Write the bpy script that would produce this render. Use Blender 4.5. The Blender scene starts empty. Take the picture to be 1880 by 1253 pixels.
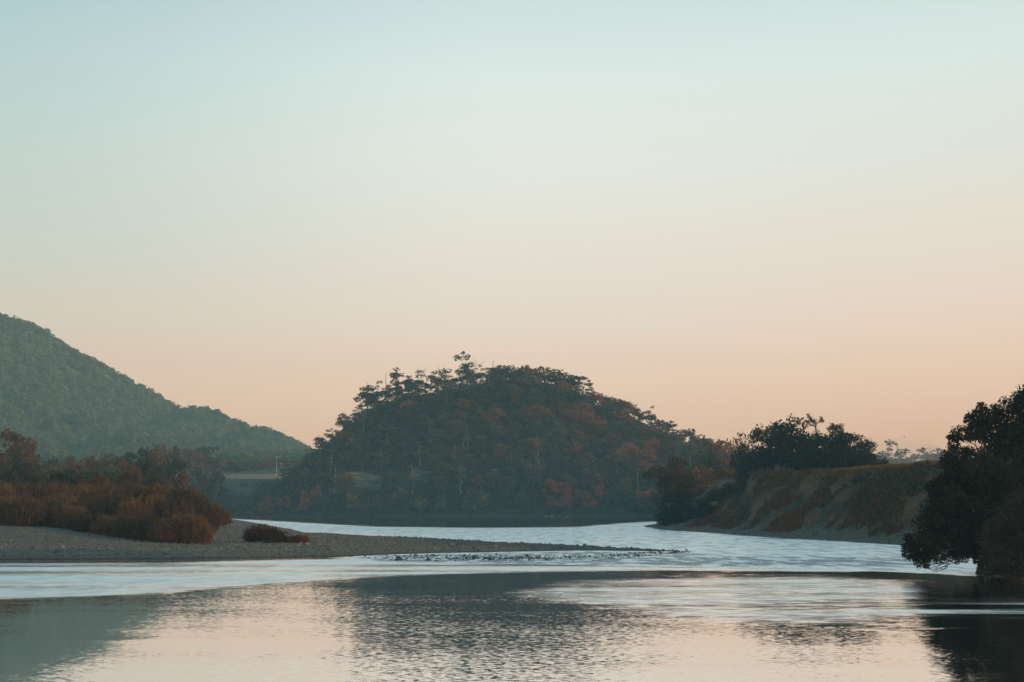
import bpy, math, random
import numpy as np
from mathutils import Vector

C = bpy.context.scene
COL = C.collection
PI = math.pi

# ------------------------------------------------------------------ camera
FPX = 1880 * 50.0 / 36.0
HY = 930.0                      # row of the horizon in the 1880x1253 photograph
CH = 5.0                        # eye height above the river
PITCH = math.atan((HY - 626.5) / FPX)
cam_d = bpy.data.cameras.new('camera')
cam_d.lens = 50; cam_d.sensor_width = 36
cam_d.clip_start = 0.5; cam_d.clip_end = 20000
cam = bpy.data.objects.new('camera', cam_d)
cam.location = (0, 0, CH)
cam.rotation_euler = (PI / 2 + PITCH, 0, 0)
COL.objects.link(cam)
C.camera = cam

# ------------------------------------------------------------------ world
SUN_EL = math.radians(8.0)
SUN_AZ = math.radians(97.0)     # clockwise from +Y: the sun stands to the right, a touch behind the viewer
world = bpy.data.worlds.new('World')
C.world = world
world.use_nodes = True
wn = world.node_tree.nodes; wl = world.node_tree.links
wn.clear()
def s2l(c):
    return tuple(((v / 255.0) / 12.92 if v / 255.0 <= 0.04045 else ((v / 255.0 + 0.055) / 1.055) ** 2.4) for v in c)
def row_sin(y):
    return math.sin(math.atan((HY - y) / FPX))
w_out = wn.new('ShaderNodeOutputWorld')
bg = wn.new('ShaderNodeBackground')
bg.inputs['Strength'].default_value = 1.025
sky = wn.new('ShaderNodeTexSky')
sky.sky_type = 'NISHITA'; sky.sun_disc = False
sky.sun_elevation = SUN_EL; sky.sun_rotation = SUN_AZ
sky.air_density = 1.2; sky.dust_density = 2.0; sky.ozone_density = 1.5
tc = wn.new('ShaderNodeTexCoord')
sep = wn.new('ShaderNodeSeparateXYZ')
wl.new(tc.outputs['Generated'], sep.inputs[0])
HAZE = 0.00021; HAZE_TOP = 300.0
GLOW = (0.14, 0.22, 0.24)       # light the air itself sends back
def above_haze(sinz, c):
    L = min(3000.0, (HAZE_TOP - CH) / max(sinz, 0.01)); T = math.exp(-HAZE * L)
    return tuple(min(1.6, max(0.02, (v - (1 - T) * g) / T)) for v, g in zip(s2l(c), GLOW))
def wramp(stops):
    r = wn.new('ShaderNodeValToRGB')
    r.color_ramp.interpolation = 'B_SPLINE' if False else 'LINEAR'
    e = r.color_ramp.elements
    for i, (p, c) in enumerate(stops):
        p = max(0.0, min(1.0, p))
        if i < 2:
            e[i].position = p; e[i].color = (*above_haze(p, c), 1)
        else:
            k = e.new(p); k.color = (*above_haze(p, c), 1)
    wl.new(sep.outputs['Z'], r.inputs[0])
    return r
R_ = row_sin
left_r = wramp([(0.0, (204, 168, 146)), (R_(820), (210, 177, 153)), (R_(700), (210, 184, 165)), (R_(600), (203, 193, 177)), (R_(500), (196, 200, 188)),
                (R_(400), (191, 203, 194)), (R_(250), (186, 205, 200)), (R_(120), (177, 203, 203)), (R_(0), (168, 197, 201)), (0.6, (112, 160, 178)), (1.0, (84, 132, 160))])
mid_r = wramp([(0.0, (200, 160, 138)), (R_(830), (210, 176, 150)), (R_(700), (222, 192, 170)), (R_(600), (222, 206, 190)), (R_(500), (224, 214, 202)),
               (R_(400), (225, 222, 210)), (R_(300), (225, 228, 220)), (R_(120), (219, 231, 226)), (R_(0), (207, 223, 222)), (0.6, (140, 184, 196)), (1.0, (96, 144, 170))])
right_r = wramp([(0.0, (204, 158, 132)), (R_(800), (212, 174, 146)), (R_(700), (226, 191, 167)), (R_(600), (226, 202, 183)), (R_(500), (226, 211, 198)),
                 (R_(400), (224, 218, 204)), (R_(300), (221, 222, 213)), (R_(120), (216, 229, 224)), (R_(0), (209, 225, 222)), (0.6, (150, 190, 200)), (1.0, (96, 144, 170))])
def mrange(sock, a, b):
    m = wn.new('ShaderNodeMapRange'); m.interpolation_type = 'SMOOTHSTEP'
    m.inputs['From Min'].default_value = a; m.inputs['From Max'].default_value = b
    wl.new(sock, m.inputs['Value']); return m.outputs[0]
def wmix(f, a, b):
    m = wn.new('ShaderNodeMix'); m.data_type = 'RGBA'
    if isinstance(f, float): m.inputs[0].default_value = f
    else: wl.new(f, m.inputs[0])
    wl.new(a, m.inputs[6]); wl.new(b, m.inputs[7]); return m.outputs[2]
a1 = wmix(mrange(sep.outputs['X'], -0.42, 0.02), left_r.outputs[0], mid_r.outputs[0])
a2 = wmix(mrange(sep.outputs['X'], 0.0, 0.40), a1, right_r.outputs[0])
sky_scale = wn.new('ShaderNodeVectorMath'); sky_scale.operation = 'SCALE'
sky_scale.inputs['Scale'].default_value = 0.12
wl.new(sky.outputs[0], sky_scale.inputs[0])
a3 = wmix(0.06, a2, sky_scale.outputs[0])
wl.new(a3, bg.inputs['Color'])
wl.new(bg.outputs[0], w_out.inputs['Surface'])

# ------------------------------------------------------------------ sun
sd = bpy.data.lights.new('sun', 'SUN')
sd.energy = 3.8; sd.angle = math.radians(0.6); sd.color = (1.0, 0.50, 0.25)
so = bpy.data.objects.new('sun', sd)
sun_dir = Vector((math.cos(SUN_EL) * math.sin(SUN_AZ), math.cos(SUN_EL) * math.cos(SUN_AZ), math.sin(SUN_EL)))
so.rotation_euler = sun_dir.to_track_quat('Z', 'Y').to_euler()
so.location = (200, 0, 200)
COL.objects.link(so)

# ------------------------------------------------------------------ exposure and render
C.view_settings.view_transform = 'Standard'
C.view_settings.look = 'None'
C.view_settings.exposure = 0.0
C.view_settings.gamma = 1.0
C.view_settings.use_curve_mapping = False
C.cycles.use_denoising = True
C.cycles.max_bounces = 6
C.cycles.diffuse_bounces = 2
C.cycles.glossy_bounces = 3
C.cycles.transmission_bounces = 3
C.cycles.volume_bounces = 1
C.cycles.transparent_max_bounces = 8

# ------------------------------------------------------------------ pixel -> world helpers
cp, sp = math.cos(PITCH), math.sin(PITCH)
def ray(px, py):
    dx = (px - 940.0) / FPX; dy = (626.5 - py) / FPX
    return dx, cp - dy * sp, sp + dy * cp
def gp(px, py, z=0.0):
    x, y, w = ray(px, py); t = (z - CH) / w
    return (x * t, y * t)
def at(px, py, Y):
    x, y, w = ray(px, py); t = Y / y
    return (x * t, Y, CH + w * t)
def proj(X, Y, Z):
    d = Y * cp + (Z - CH) * sp; u = -Y * sp + (Z - CH) * cp
    d = np.maximum(d, 1e-3)
    return 940 + FPX * X / d, 626.5 - FPX * u / d

def ss(x, a, b):
    t = np.clip((x - a) / (b - a), 0, 1); return t * t * (3 - 2 * t)

# value noise
_perm = np.random.RandomState(7).rand(256, 256)
def vnoise(x, y, s, seed=0):
    x = np.asarray(x) / s + seed * 17.3 + 1000; y = np.asarray(y) / s + seed * 9.1 + 1000
    ix = np.floor(x).astype(int); iy = np.floor(y).astype(int)
    fx = x - ix; fy = y - iy
    fx = fx * fx * (3 - 2 * fx); fy = fy * fy * (3 - 2 * fy)
    g = lambda a, b: _perm[a % 256, b % 256]
    return ((g(ix, iy) * (1 - fx) + g(ix + 1, iy) * fx) * (1 - fy) + (g(ix, iy + 1) * (1 - fx) + g(ix + 1, iy + 1) * fx) * fy) * 2 - 1
def fbm(x, y, s, o=4, seed=0):
    r = 0; a = 1.0
    for i in range(o):
        r = r + a * vnoise(x, y, s / 2 ** i, seed + i); a *= 0.5
    return r / 2

def sdf(X, Y, poly):
    """signed distance, positive inside"""
    P = np.array(poly, float); Q = np.roll(P, -1, axis=0)
    d = np.full(X.shape, 1e9); ins = np.zeros(X.shape, bool)
    for (ax, ay), (bx, by) in zip(P, Q):
        ex, ey = bx - ax, by - ay
        t = np.clip(((X - ax) * ex + (Y - ay) * ey) / (ex * ex + ey * ey + 1e-9), 0, 1)
        d = np.minimum(d, np.hypot(X - ax - t * ex, Y - ay - t * ey))
        c = ((ay > Y) != (by > Y)) & (X < (bx - ax) * (Y - ay) / (by - ay + 1e-12) + ax)
        ins ^= c
    return np.where(ins, d, -d)

# ------------------------------------------------------------------ terrain
SHORE = 690.0
pL = [gp(*p) for p in [(-150, 1030), (0, 1028), (300, 1027), (600, 1023), (700, 1019), (800, 1016), (900, 1014), (1060, 1011), (1180, 1012), (1262, 1013), (1160, 1008), (1060, 1003), (940, 998), (800, 990), (600, 984), (545, 977), (470, 975), (420, 974), (408, 963), (398, 953)]] + [(-150, 760), (-1500, 760), (-1500, 120), (-260, 132)]
pR = [gp(*p) for p in [(1176, 966), (1215, 973), (1300, 978), (1400, 985), (1500, 991), (1600, 997), (1660, 1002), (1730, 1010), (1790, 1026), (1790, 1057), (1880, 1066)]] + [(60, 92), (90, 60), (200, 0), (1500, -50), (1500, 760), (200, 760), (110, 640), gp(1240, 957), gp(1212, 961)]
hill_px = [(420, 938), (470, 925), (505, 905), (520, 890), (540, 860), (560, 843), (580, 822), (600, 812), (630, 785), (655, 762), (700, 736), (740, 722), (800, 712), (850, 708), (900, 705), (950, 700), (1000, 704), (1050, 714), (1100, 748), (1150, 768), (1200, 785), (1240, 810), (1270, 822), (1310, 834), (1350, 846), (1400, 862), (1500, 884), (1620, 905), (1800, 922)]
RIDGE = 800.0
hill_px = [(a, b + (9 if a < 840 else 3 if a > 1180 else -3)) for a, b in hill_px]
hill_x = np.array([at(p[0], p[1], RIDGE)[0] for p in hill_px]); hill_z = np.array([at(p[0], p[1], RIDGE)[2] for p in hill_px])
far_px = [(-700, 560), (-300, 566), (-100, 580), (0, 592), (50, 604), (100, 640), (200, 694), (280, 738), (325, 768), (345, 764), (375, 760), (430, 786), (450, 800), (475, 796), (520, 816), (565, 840), (620, 868), (700, 896), (800, 912)]
FAR = 1900.0
far_x = np.array([at(p[0], p[1], FAR)[0] for p in far_px]); far_z = np.array([at(p[0], p[1], FAR)[2] for p in far_px])

def height(X, Y):
    X = np.asarray(X, float); Y = np.asarray(Y, float)
    # left land and gravel bar
    dL = sdf(X, Y, pL) + 0.8 * fbm(X, Y, 9, 3, 3)
    bar = np.minimum(0.22 + 0.5 * ss(-X, 5, 50), 0.09 * dL) + np.where(dL > 0, 0.06 * fbm(X, Y, 5, 3, 5) * np.clip(dL / 6, 0, 1), 0)
    bar = bar + 2.1 * ss(-X, 36, 63) * ss(Y, 148, 180) * (dL > 0)
    bar = bar + 4.0 * ss(Y, 205, 420) * ss(dL, 6, 60)
    HL = np.where(dL > 0, bar, np.maximum(-1.6, 0.07 * dL))
    # right bank
    dR = sdf(X, Y, pR) + 1.0 * fbm(X, Y, 12, 3, 11) * ss(Y, 120, 160)
    tipd = np.hypot(X - 34, Y - 343)
    top = 1.2 + 10.6 * ss(tipd, 2, 34)
    top = np.where(Y < 200, top * (0.35 + 0.65 * ss(Y, 110, 185)), top)
    gul = fbm(X - 0.35 * Y, Y * 0.35 + X * 0.2, 6, 4, 21)
    run = dR + 3.0 * gul * ss(dR, 5, 12) * (1 - ss(dR, 21, 30))
    beach = 1.2 * ss(dR, 0, 9)
    face = 0.8 * ss(run, 6, 20) ** 0.9 + 0.2 * ss(run, 17, 21.5)
    up = beach + (top - 1.2) * face + 0.35 * gul * ss(dR, 5, 12) * (1 - ss(dR, 18, 26))
    slump = 0.9 * fbm(X, Y, 13, 3, 31) * ss(dR, 6, 12) * (1 - ss(dR, 16, 21))
    HR = np.where(dR > 0, up + slump, np.maximum(-1.6, 0.1 * dR))
    # far shore, plain and the two hills
    dF = Y - SHORE - 5 * fbm(X, Y * 0 + 3, 60, 3, 41)
    lf = 1 - ss(X, -140, 40)
    plain = (21 * ss(dF, 0, 150) * (0.45 + 0.55 * lf) + 0.043 * np.clip(dF - 150, 0, 900) * lf + 1.0 * fbm(X, Y, 70, 3, 43))
    zr = np.interp(X, hill_x, hill_z) + 2.0 * fbm(X, Y, 40, 2, 47)
    tf = np.clip(dF / (RIDGE - SHORE), 0, 1); tb = np.clip((Y - RIDGE) / 160, 0, 1)
    hill = zr * (1 - (1 - tf) ** 1.35) * (1 - ss(tb, 0, 1)) + 5.0 * fbm(X, Y, 45, 3, 51) * np.sin(PI * tf)
    HF = np.maximum(plain, hill)
    zf = np.interp(X, far_x, far_z)
    tf2 = np.clip((Y - 1120) / (FAR - 1120), 0, 1); tb2 = np.clip((Y - FAR) / 900, 0, 1)
    fh = zf * (0.12 * ss(tf2, 0, 0.15) + 0.88 * tf2 ** 1.25) * (1 - ss(tb2, 0, 1)) + 26 * fbm(X + 0.4 * Y, Y * 0.5 - 0.3 * X, 170, 3, 61) * np.sin(PI * tf2) * ss(zf, 20, 120)
    HF = np.maximum(HF, fh)
    HF = np.where(dF > 0, np.minimum(HF, 0.2 + 0.95 * dF), np.maximum(-1.6, 0.1 * dF))
    # bank under the viewer
    HN = np.where(Y < 30, 3.3 - 0.21 * np.clip(Y, 0, 60), -1.6)
    return np.maximum(np.maximum(HL, HR), np.maximum(HF, np.maximum(HN, -1.6))), dL, dR, dF
def hz(x, y):
    return float(height(np.array([x]), np.array([y]))[0][0])

# ------------------------------------------------------------------ node material helpers
def new_mat(name):
    m = bpy.data.materials.new(name); m.use_nodes = True
    nt = m.node_tree
    for n in list(nt.nodes): nt.nodes.remove(n)
    out = nt.nodes.new('ShaderNodeOutputMaterial')
    return m, nt.nodes, nt.links, out
def noise_n(n, l, vec, scale, detail=4, rough=0.55):
    t = n.new('ShaderNodeTexNoise'); t.inputs['Scale'].default_value = scale
    t.inputs['Detail'].default_value = detail; t.inputs['Roughness'].default_value = rough
    if vec is not None: l.new(vec, t.inputs['Vector'])
    return t
def ramp_n(n, l, sock, stops):
    r = n.new('ShaderNodeValToRGB'); e = r.color_ramp.elements
    for i, (p, c) in enumerate(stops):
        c = (*c, 1)
        if i < 2: e[i].position = p; e[i].color = c
        else:
            k = e.new(p); k.color = c
    l.new(sock, r.inputs[0]); return r
def mix_n(n, l, f, a, b, mode='MIX'):
    m = n.new('ShaderNodeMix'); m.data_type = 'RGBA'; m.blend_type = mode
    for s, i in ((f, 0), (a, 6), (b, 7)):
        if isinstance(s, (int, float)): m.inputs[i].default_value = s
        elif isinstance(s, tuple): m.inputs[i].default_value = (*s, 1)
        else: l.new(s, m.inputs[i])
    return m.outputs[2]
def map_n(n, l, sock, a, b, c=0, d=1):
    m = n.new('ShaderNodeMapRange')
    for k, v in (('From Min', a), ('From Max', b), ('To Min', c), ('To Max', d)): m.inputs[k].default_value = v
    l.new(sock, m.inputs['Value']); return m.outputs[0]

def leaf_mat(name, dark, light, warm=None, warm_amount=0.0, scale=0.05):
    """foliage: colour varies from tree to tree, clump to clump and leaf to leaf"""
    m, n, l, out = new_mat(name)
    at_ = n.new('ShaderNodeAttribute'); at_.attribute_name = 'leaf'
    oi = n.new('ShaderNodeObjectInfo')
    geo = n.new('ShaderNodeNewGeometry')
    ns = noise_n(n, l, geo.outputs['Position'], scale * 6, 4)
    add = n.new('ShaderNodeMath'); add.operation = 'ADD'
    l.new(at_.outputs['Fac'], add.inputs[0]); l.new(oi.outputs['Random'], add.inputs[1])
    add2 = n.new('ShaderNodeMath'); add2.operation = 'ADD'
    l.new(add.outputs[0], add2.inputs[0]); l.new(ns.outputs['Fac'], add2.inputs[1])
    f = map_n(n, l, add2.outputs[0], 0.75, 2.15)
    col = mix_n(n, l, f, dark, light)
    if warm:
        nw = noise_n(n, l, geo.outputs['Position'], scale, 3)
        sm = n.new('ShaderNodeMath'); sm.operation = 'MULTIPLY_ADD'; sm.inputs[1].default_value = 0.35
        l.new(oi.outputs['Random'], sm.inputs[0]); l.new(nw.outputs['Fac'], sm.inputs[2])
        t0 = 0.95 - 0.62 * warm_amount
        wf = map_n(n, l, sm.outputs[0], t0, t0 + 0.22)
        wf2 = n.new('ShaderNodeMath'); wf2.operation = 'MULTIPLY'; wf2.inputs[1].default_value = 0.9
        l.new(wf, wf2.inputs[0])
        w2 = mix_n(n, l, f, tuple(v * 0.6 for v in warm), warm)
        col = mix_n(n, l, wf2.outputs[0], col, w2)
    d = n.new('ShaderNodeBsdfDiffuse'); t = n.new('ShaderNodeBsdfTranslucent')
    l.new(col, d.inputs['Color']); l.new(col, t.inputs['Color'])
    mx = n.new('ShaderNodeMixShader'); mx.inputs[0].default_value = 0.3
    l.new(d.outputs[0], mx.inputs[1]); l.new(t.outputs[0], mx.inputs[2])
    l.new(mx.outputs[0], out.inputs['Surface'])
    return m
def bark_mat(name, a, b):
    m, n, l, out = new_mat(name)
    geo = n.new('ShaderNodeTexCoord')
    mp = n.new('ShaderNodeMapping'); mp.inputs['Scale'].default_value = (3, 3, 0.6)
    l.new(geo.outputs['Object'], mp.inputs[0])
    ns = noise_n(n, l, mp.outputs[0], 2.0, 5)
    col = mix_n(n, l, ns.outputs['Fac'], a, b)
    p = n.new('ShaderNodeBsdfPrincipled'); l.new(col, p.inputs['Base Color']); p.inputs['Roughness'].default_value = 0.9
    l.new(p.outputs[0], out.inputs['Surface']); return m

M = {}
GREEN_D = (0.020, 0.040, 0.034); GREEN_L = (0.060, 0.088, 0.062)
RUST = (0.26, 0.105, 0.045)
M['hill_leaf'] = leaf_mat('hill_foliage', (0.014, 0.028, 0.022), (0.135, 0.145, 0.080), RUST, 0.40, 0.012)
M['hill_rust'] = leaf_mat('rusty_hill_foliage', (0.030, 0.034, 0.024), (0.15, 0.095, 0.05), (0.30, 0.120, 0.050), 0.78, 0.05)
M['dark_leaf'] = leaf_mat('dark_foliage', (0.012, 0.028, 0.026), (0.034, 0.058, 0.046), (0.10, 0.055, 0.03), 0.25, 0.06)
M['far_leaf'] = leaf_mat('far_foliage', (0.004, 0.015, 0.018), (0.13, 0.160, 0.078), None, 0, 0.004)
M['bush_leaf'] = leaf_mat('brown_bush_foliage', (0.045, 0.034, 0.024), (0.16, 0.110, 0.062), (0.25, 0.135, 0.062), 0.52, 0.08)
M['mid_leaf'] = leaf_mat('autumn_green_foliage', (0.028, 0.036, 0.026), (0.075, 0.070, 0.042), (0.18, 0.085, 0.040), 0.50, 0.06)
M['olive_leaf'] = leaf_mat('olive_foliage', (0.018, 0.022, 0.016), (0.075, 0.072, 0.046), None, 0, 0.12)
M['brown_leaf'] = leaf_mat('dull_brown_foliage', (0.022, 0.020, 0.016), (0.080, 0.062, 0.044), None, 0, 0.12)
M['lone_leaf'] = leaf_mat('lone_tree_foliage', (0.022, 0.034, 0.026), (0.07, 0.068, 0.042), (0.13, 0.06, 0.03), 0.35, 0.1)
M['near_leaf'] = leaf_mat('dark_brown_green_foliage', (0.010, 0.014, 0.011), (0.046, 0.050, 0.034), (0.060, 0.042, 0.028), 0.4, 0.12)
M['pale_leaf'] = leaf_mat('pale_grey_foliage', (0.09, 0.11, 0.085), (0.19, 0.20, 0.15), None, 0, 0.1)
M['bark'] = bark_mat('grey_brown_bark', (0.05, 0.045, 0.038), (0.14, 0.125, 0.10))
M['pale_bark'] = bark_mat('pale_gum_bark', (0.22, 0.21, 0.18), (0.42, 0.40, 0.35))
M['dark_bark'] = bark_mat('dark_bark', (0.02, 0.018, 0.015), (0.06, 0.05, 0.04))

# ------------------------------------------------------------------ ground materials
def ground_material(name, kind):
    m, n, l, out = new_mat(name)
    geo = n.new('ShaderNodeNewGeometry')
    P = geo.outputs['Position']
    big = noise_n(n, l, P, 0.05, 5)
    fine = noise_n(n, l, P, 2.2, 6, 0.7)
    p = n.new('ShaderNodeBsdfPrincipled'); p.inputs['Roughness'].default_value = 0.95
    p.inputs['Specular IOR Level'].default_value = 0.15
    bump_src = fine.outputs['Fac']; bs = 0.5; bd = 0.2
    if kind == 'gravel':
        vor = n.new('ShaderNodeTexVoronoi'); vor.inputs['Scale'].default_value = 3.2
        l.new(P, vor.inputs['Vector'])
        mp = n.new('ShaderNodeMapping'); mp.inputs['Scale'].default_value = (0.03, 0.25, 1)
        l.new(P, mp.inputs[0])
        band = noise_n(n, l, mp.outputs[0], 1.0, 5)
        c = ramp_n(n, l, vor.outputs['Color'], [(0.1, (0.055, 0.062, 0.052)), (0.9, (0.23, 0.22, 0.18))]).outputs[0]
        c2 = mix_n(n, l, map_n(n, l, band.outputs['Fac'], 0.35, 0.65), (0.085, 0.095, 0.078), (0.17, 0.165, 0.135))
        c = mix_n(n, l, 0.45, c, c2)
        # wet, darker edge by the water
        sx = n.new('ShaderNodeSeparateXYZ'); l.new(P, sx.inputs[0])
        wet = map_n(n, l, sx.outputs['Z'], 0.02, 0.16, 0.45, 1.0)
        c = mix_n(n, l, 1.0, c, wet, 'MULTIPLY')
        bump_src = vor.outputs['Distance']; bs = 0.9; bd = 0.25
    elif kind == 'bank':
        mp = n.new('ShaderNodeMapping'); mp.inputs['Scale'].default_value = (0.35, 0.12, 0.12); mp.inputs['Rotation'].default_value = (0, 0, 0.4)
        l.new(P, mp.inputs[0])
        streak = noise_n(n, l, mp.outputs[0], 1.0, 6, 0.65)
        c = ramp_n(n, l, streak.outputs['Fac'], [(0.30, (0.020, 0.032, 0.026)), (0.45, (0.056, 0.058, 0.040)), (0.56, (0.15, 0.080, 0.042)), (0.72, (0.14, 0.125, 0.09))]).outputs[0]
        sx = n.new('ShaderNodeSeparateXYZ'); l.new(P, sx.inputs[0])
        lz = n.new('ShaderNodeMath'); lz.operation = 'MULTIPLY_ADD'; l.new(streak.outputs['Fac'], lz.inputs[0]); lz.inputs[1].default_value = 5.0; l.new(sx.outputs['Z'], lz.inputs[2])
        low = map_n(n, l, lz.outputs[0], 3.4, 4.6)
        g = mix_n(n, l, fine.outputs['Fac'], (0.05, 0.055, 0.045), (0.19, 0.175, 0.14))
        c = mix_n(n, l, low, g, c)
        c = mix_n(n, l, 0.6, c, mix_n(n, l, map_n(n, l, fine.outputs['Fac'], 0.3, 0.7), (0.35, 0.35, 0.35), (1.5, 1.5, 1.5)), 'MULTIPLY')
        bs = 0.9; bd = 0.6
    elif kind == 'plain':
        sx = n.new('ShaderNodeSeparateXYZ'); l.new(P, sx.inputs[0])
        field = map_n(n, l, sx.outputs['Y'], 835, 842)
        field2 = map_n(n, l, sx.outputs['Y'], 985, 1000, 1, 0)
        mm = n.new('ShaderNodeMath'); mm.operation = 'MULTIPLY'; l.new(field, mm.inputs[0]); l.new(field2, mm.inputs[1])
        g = ramp_n(n, l, big.outputs['Fac'], [(0.3, (0.030, 0.048, 0.034)), (0.7, (0.062, 0.080, 0.048))]).outputs[0]
        f = mix_n(n, l, fine.outputs['Fac'], (0.20, 0.12, 0.07), (0.32, 0.20, 0.115))
        c = mix_n(n, l, mm.outputs[0], g, f)
    elif kind == 'wood':
        c = ramp_n(n, l, fine.outputs['Fac'], [(0.3, (0.020, 0.030, 0.024)), (0.7, (0.050, 0.055, 0.036))]).outputs[0]
    else:  # far hill meadows
        c = ramp_n(n, l, big.outputs['Fac'], [(0.35, (0.08, 0.11, 0.05)), (0.65, (0.16, 0.18, 0.08))]).outputs[0]
    l.new(c, p.inputs['Base Color'])
    b = n.new('ShaderNodeBump'); b.inputs['Strength'].default_value = bs; b.inputs['Distance'].default_value = bd
    l.new(bump_src, b.inputs['Height']); l.new(b.outputs[0], p.inputs['Normal'])
    l.new(p.outputs[0], out.inputs['Surface'])
    return m

# ------------------------------------------------------------------ mesh helper
def mesh_np(name, V, F, mat=None, leaf=None, smooth=False, attrs=None):
    V = np.asarray(V, np.float32); F = np.asarray(F, np.int32)
    me = bpy.data.meshes.new(name)
    k = F.shape[1]
    me.vertices.add(len(V)); me.vertices.foreach_set('co', V.ravel())
    me.loops.add(F.size); me.loops.foreach_set('vertex_index', F.ravel())
    me.polygons.add(len(F))
    me.polygons.foreach_set('loop_start', np.arange(0, F.size, k, dtype=np.int32))
    if smooth: me.polygons.foreach_set('use_smooth', np.ones(len(F), bool))
    if leaf is not None:
        a = me.attributes.new('leaf', 'FLOAT', 'FACE'); a.data.foreach_set('value', np.asarray(leaf, np.float32))
    for nm, v in (attrs or {}).items():
        a = me.attributes.new(nm, 'FLOAT', 'POINT'); a.data.foreach_set('value', np.asarray(v, np.float32))
    me.update(calc_edges=True)
    me.validate()
    if mat: me.materials.append(mat)
    return me
def link(name, me, parent=None):
    o = bpy.data.objects.new(name, me); COL.objects.link(o)
    if parent: o.parent = parent
    return o
def tag(o, label=None, cat=None, group=None, kind=None):
    if label: o['label'] = label
    if cat: o['category'] = cat
    if group: o['group'] = group
    if kind: o['kind'] = kind
    return o

# ------------------------------------------------------------------ ground sheet, cut into named pieces
ar = np.arange
xs = np.concatenate([ar(-2800, -1000, 150), ar(-1000, -150, 14), ar(-150, 24, 1.6), ar(24, 115, 0.7), ar(115, 160, 2.5), ar(160, 500, 14), ar(500, 2801, 150)])
ys = np.concatenate([ar(-300, 0, 30), ar(0, 90, 5), ar(90, 360, 1.0), ar(360, 680, 5), ar(680, 830, 3), ar(830, 2200, 16), ar(2200, 2960, 94)])
GX, GY = np.meshgrid(xs, ys)
GZ, DL, DR, DF = height(GX, GY)
nx, ny = len(xs), len(ys)
idx = np.arange(nx * ny).reshape(ny, nx)
quads = np.stack([idx[:-1, :-1], idx[:-1, 1:], idx[1:, 1:], idx[1:, :-1]], -1).reshape(-1, 4)
cx = ((GX[:-1, :-1] + GX[1:, 1:]) / 2).ravel(); cy = ((GY[:-1, :-1] + GY[1:, 1:]) / 2).ravel()
_, cdl, cdr, cdf = height(cx, cy)
cdl = cdl; region = np.zeros(len(cx), int)                     # 0 ground (bed, plain)
region[(cdl > -6) & (cdr < -3) & (cdf < 0)] = 1                # gravel bar and left land
region[(cdr > -6) & (cdf < -20) & (cx < 400) & (cy > 60)] = 2                           # right bank
hzv = np.interp(cx, hill_x, hill_z)
region[(cdf >= -3) & (cy < 965) & (cx > hill_x[0]) & (cx < hill_x[-1]) & (hzv > 22) & (region == 0)] = 3
region[(cy > 1120) & (cx < far_x[-1]) & (cy < 2810)] = 4
Vall = np.stack([GX.ravel(), GY.ravel(), GZ.ravel()], -1)
names = [('ground', 'plain'), ('gravel_bar', 'gravel'), ('river_bank', 'bank'), ('wooded_hill', 'wood'), ('far_hill', 'meadow')]
for r, (nm, kd) in enumerate(names):
    q = quads[region == r]
    u, inv = np.unique(q, return_inverse=True)
    me = mesh_np(nm, Vall[u], inv.reshape(-1, 4), ground_material(nm + '_surface', kd), smooth=True)
    tag(link(nm, me), kind='structure')

# ------------------------------------------------------------------ water
wx = np.concatenate([ar(-520, -150, 8), ar(-150, 150, 1.0), ar(150, 521, 8)])
wy = [12.0]
while wy[-1] < 715: wy.append(wy[-1] + max(0.35, wy[-1] ** 2 / 26000))
wy = np.array(wy)
WX, WY = np.meshgrid(wx, wy)
PX, PY = proj(WX, WY, 0.0)
def soft(poly, w):
    # the zones of broken water, laid out on the river surface; soft edges measured along the surface rows
    return ss(sdf(PX, PY * 4, [(a, b * 4) for a, b in poly]), -w, w)
wob = fbm(WX, WY * 0.25, 14, 3, 71)
PY_ = PY
rapid = soft([(380, 951), (560, 961), (700, 968), (900, 970), (1060, 968), (1160, 960), (1230, 957), (1230, 974), (1400, 986), (1700, 1004), (1790, 1020), (1800, 1058), (1700, 1052), (1500, 1044), (1300, 1042), (900, 1035), (700, 1031), (620, 1025), (760, 1012), (800, 992), (600, 978), (400, 976)], 12)
pale = soft([(-400, 1036), (300, 1034), (640, 1027), (900, 1036), (1300, 1043), (1640, 1046), (1560, 1050), (1200, 1047), (900, 1052), (600, 1064), (420, 1078), (300, 1090), (0, 1101), (-400, 1112)], 14)
patch = soft([(925, 1090), (1020, 1070), (1250, 1060), (1500, 1058), (1700, 1072), (1700, 1125), (1600, 1146), (1350, 1144), (1150, 1122)], 50)
glint = soft([(1560, 1100), (1700, 1106), (2100, 1098), (2100, 1152), (1850, 1148), (1600, 1152), (1500, 1140)], 55)
band = soft([(640, 1022), (760, 1020), (900, 1017), (1060, 1014), (1180, 1015), (1275, 1016), (1300, 1023), (1700, 1024), (1700, 1040), (1300, 1038), (1000, 1036), (700, 1031)], 12)  # dark ripple zone; its weaker reflection is painted into the water colour
chop = np.clip(np.maximum.reduce([1.0 * rapid, 0.62 * pale, 0.40 * patch, 0.66 * glint * (0.12 + 1.1 * ss(fbm(WX * 0.10, WY, 2.6, 3, 5), -0.15, 0.35))]) * (1 + 0.35 * wob), 0, 1.3)
calm = 0.35 + 0.65 * ss(PX + 120 * vnoise(WX, WY, 12, 9), 250, 640) * (1 - 0.60 * ss(PX, 1080, 1320)) + 0.22 * ss(PX + 90 * vnoise(WX, WY, 9, 19), 560, 700) * (1 - ss(PX, 1150, 1350)) * ss(PY + 8 * vnoise(WX, WY, 7, 29), 1084, 1106)
wi = np.arange(WX.size).reshape(WX.shape)
wq = np.stack([wi[:-1, :-1], wi[:-1, 1:], wi[1:, 1:], wi[1:, :-1]], -1).reshape(-1, 4)
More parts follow.
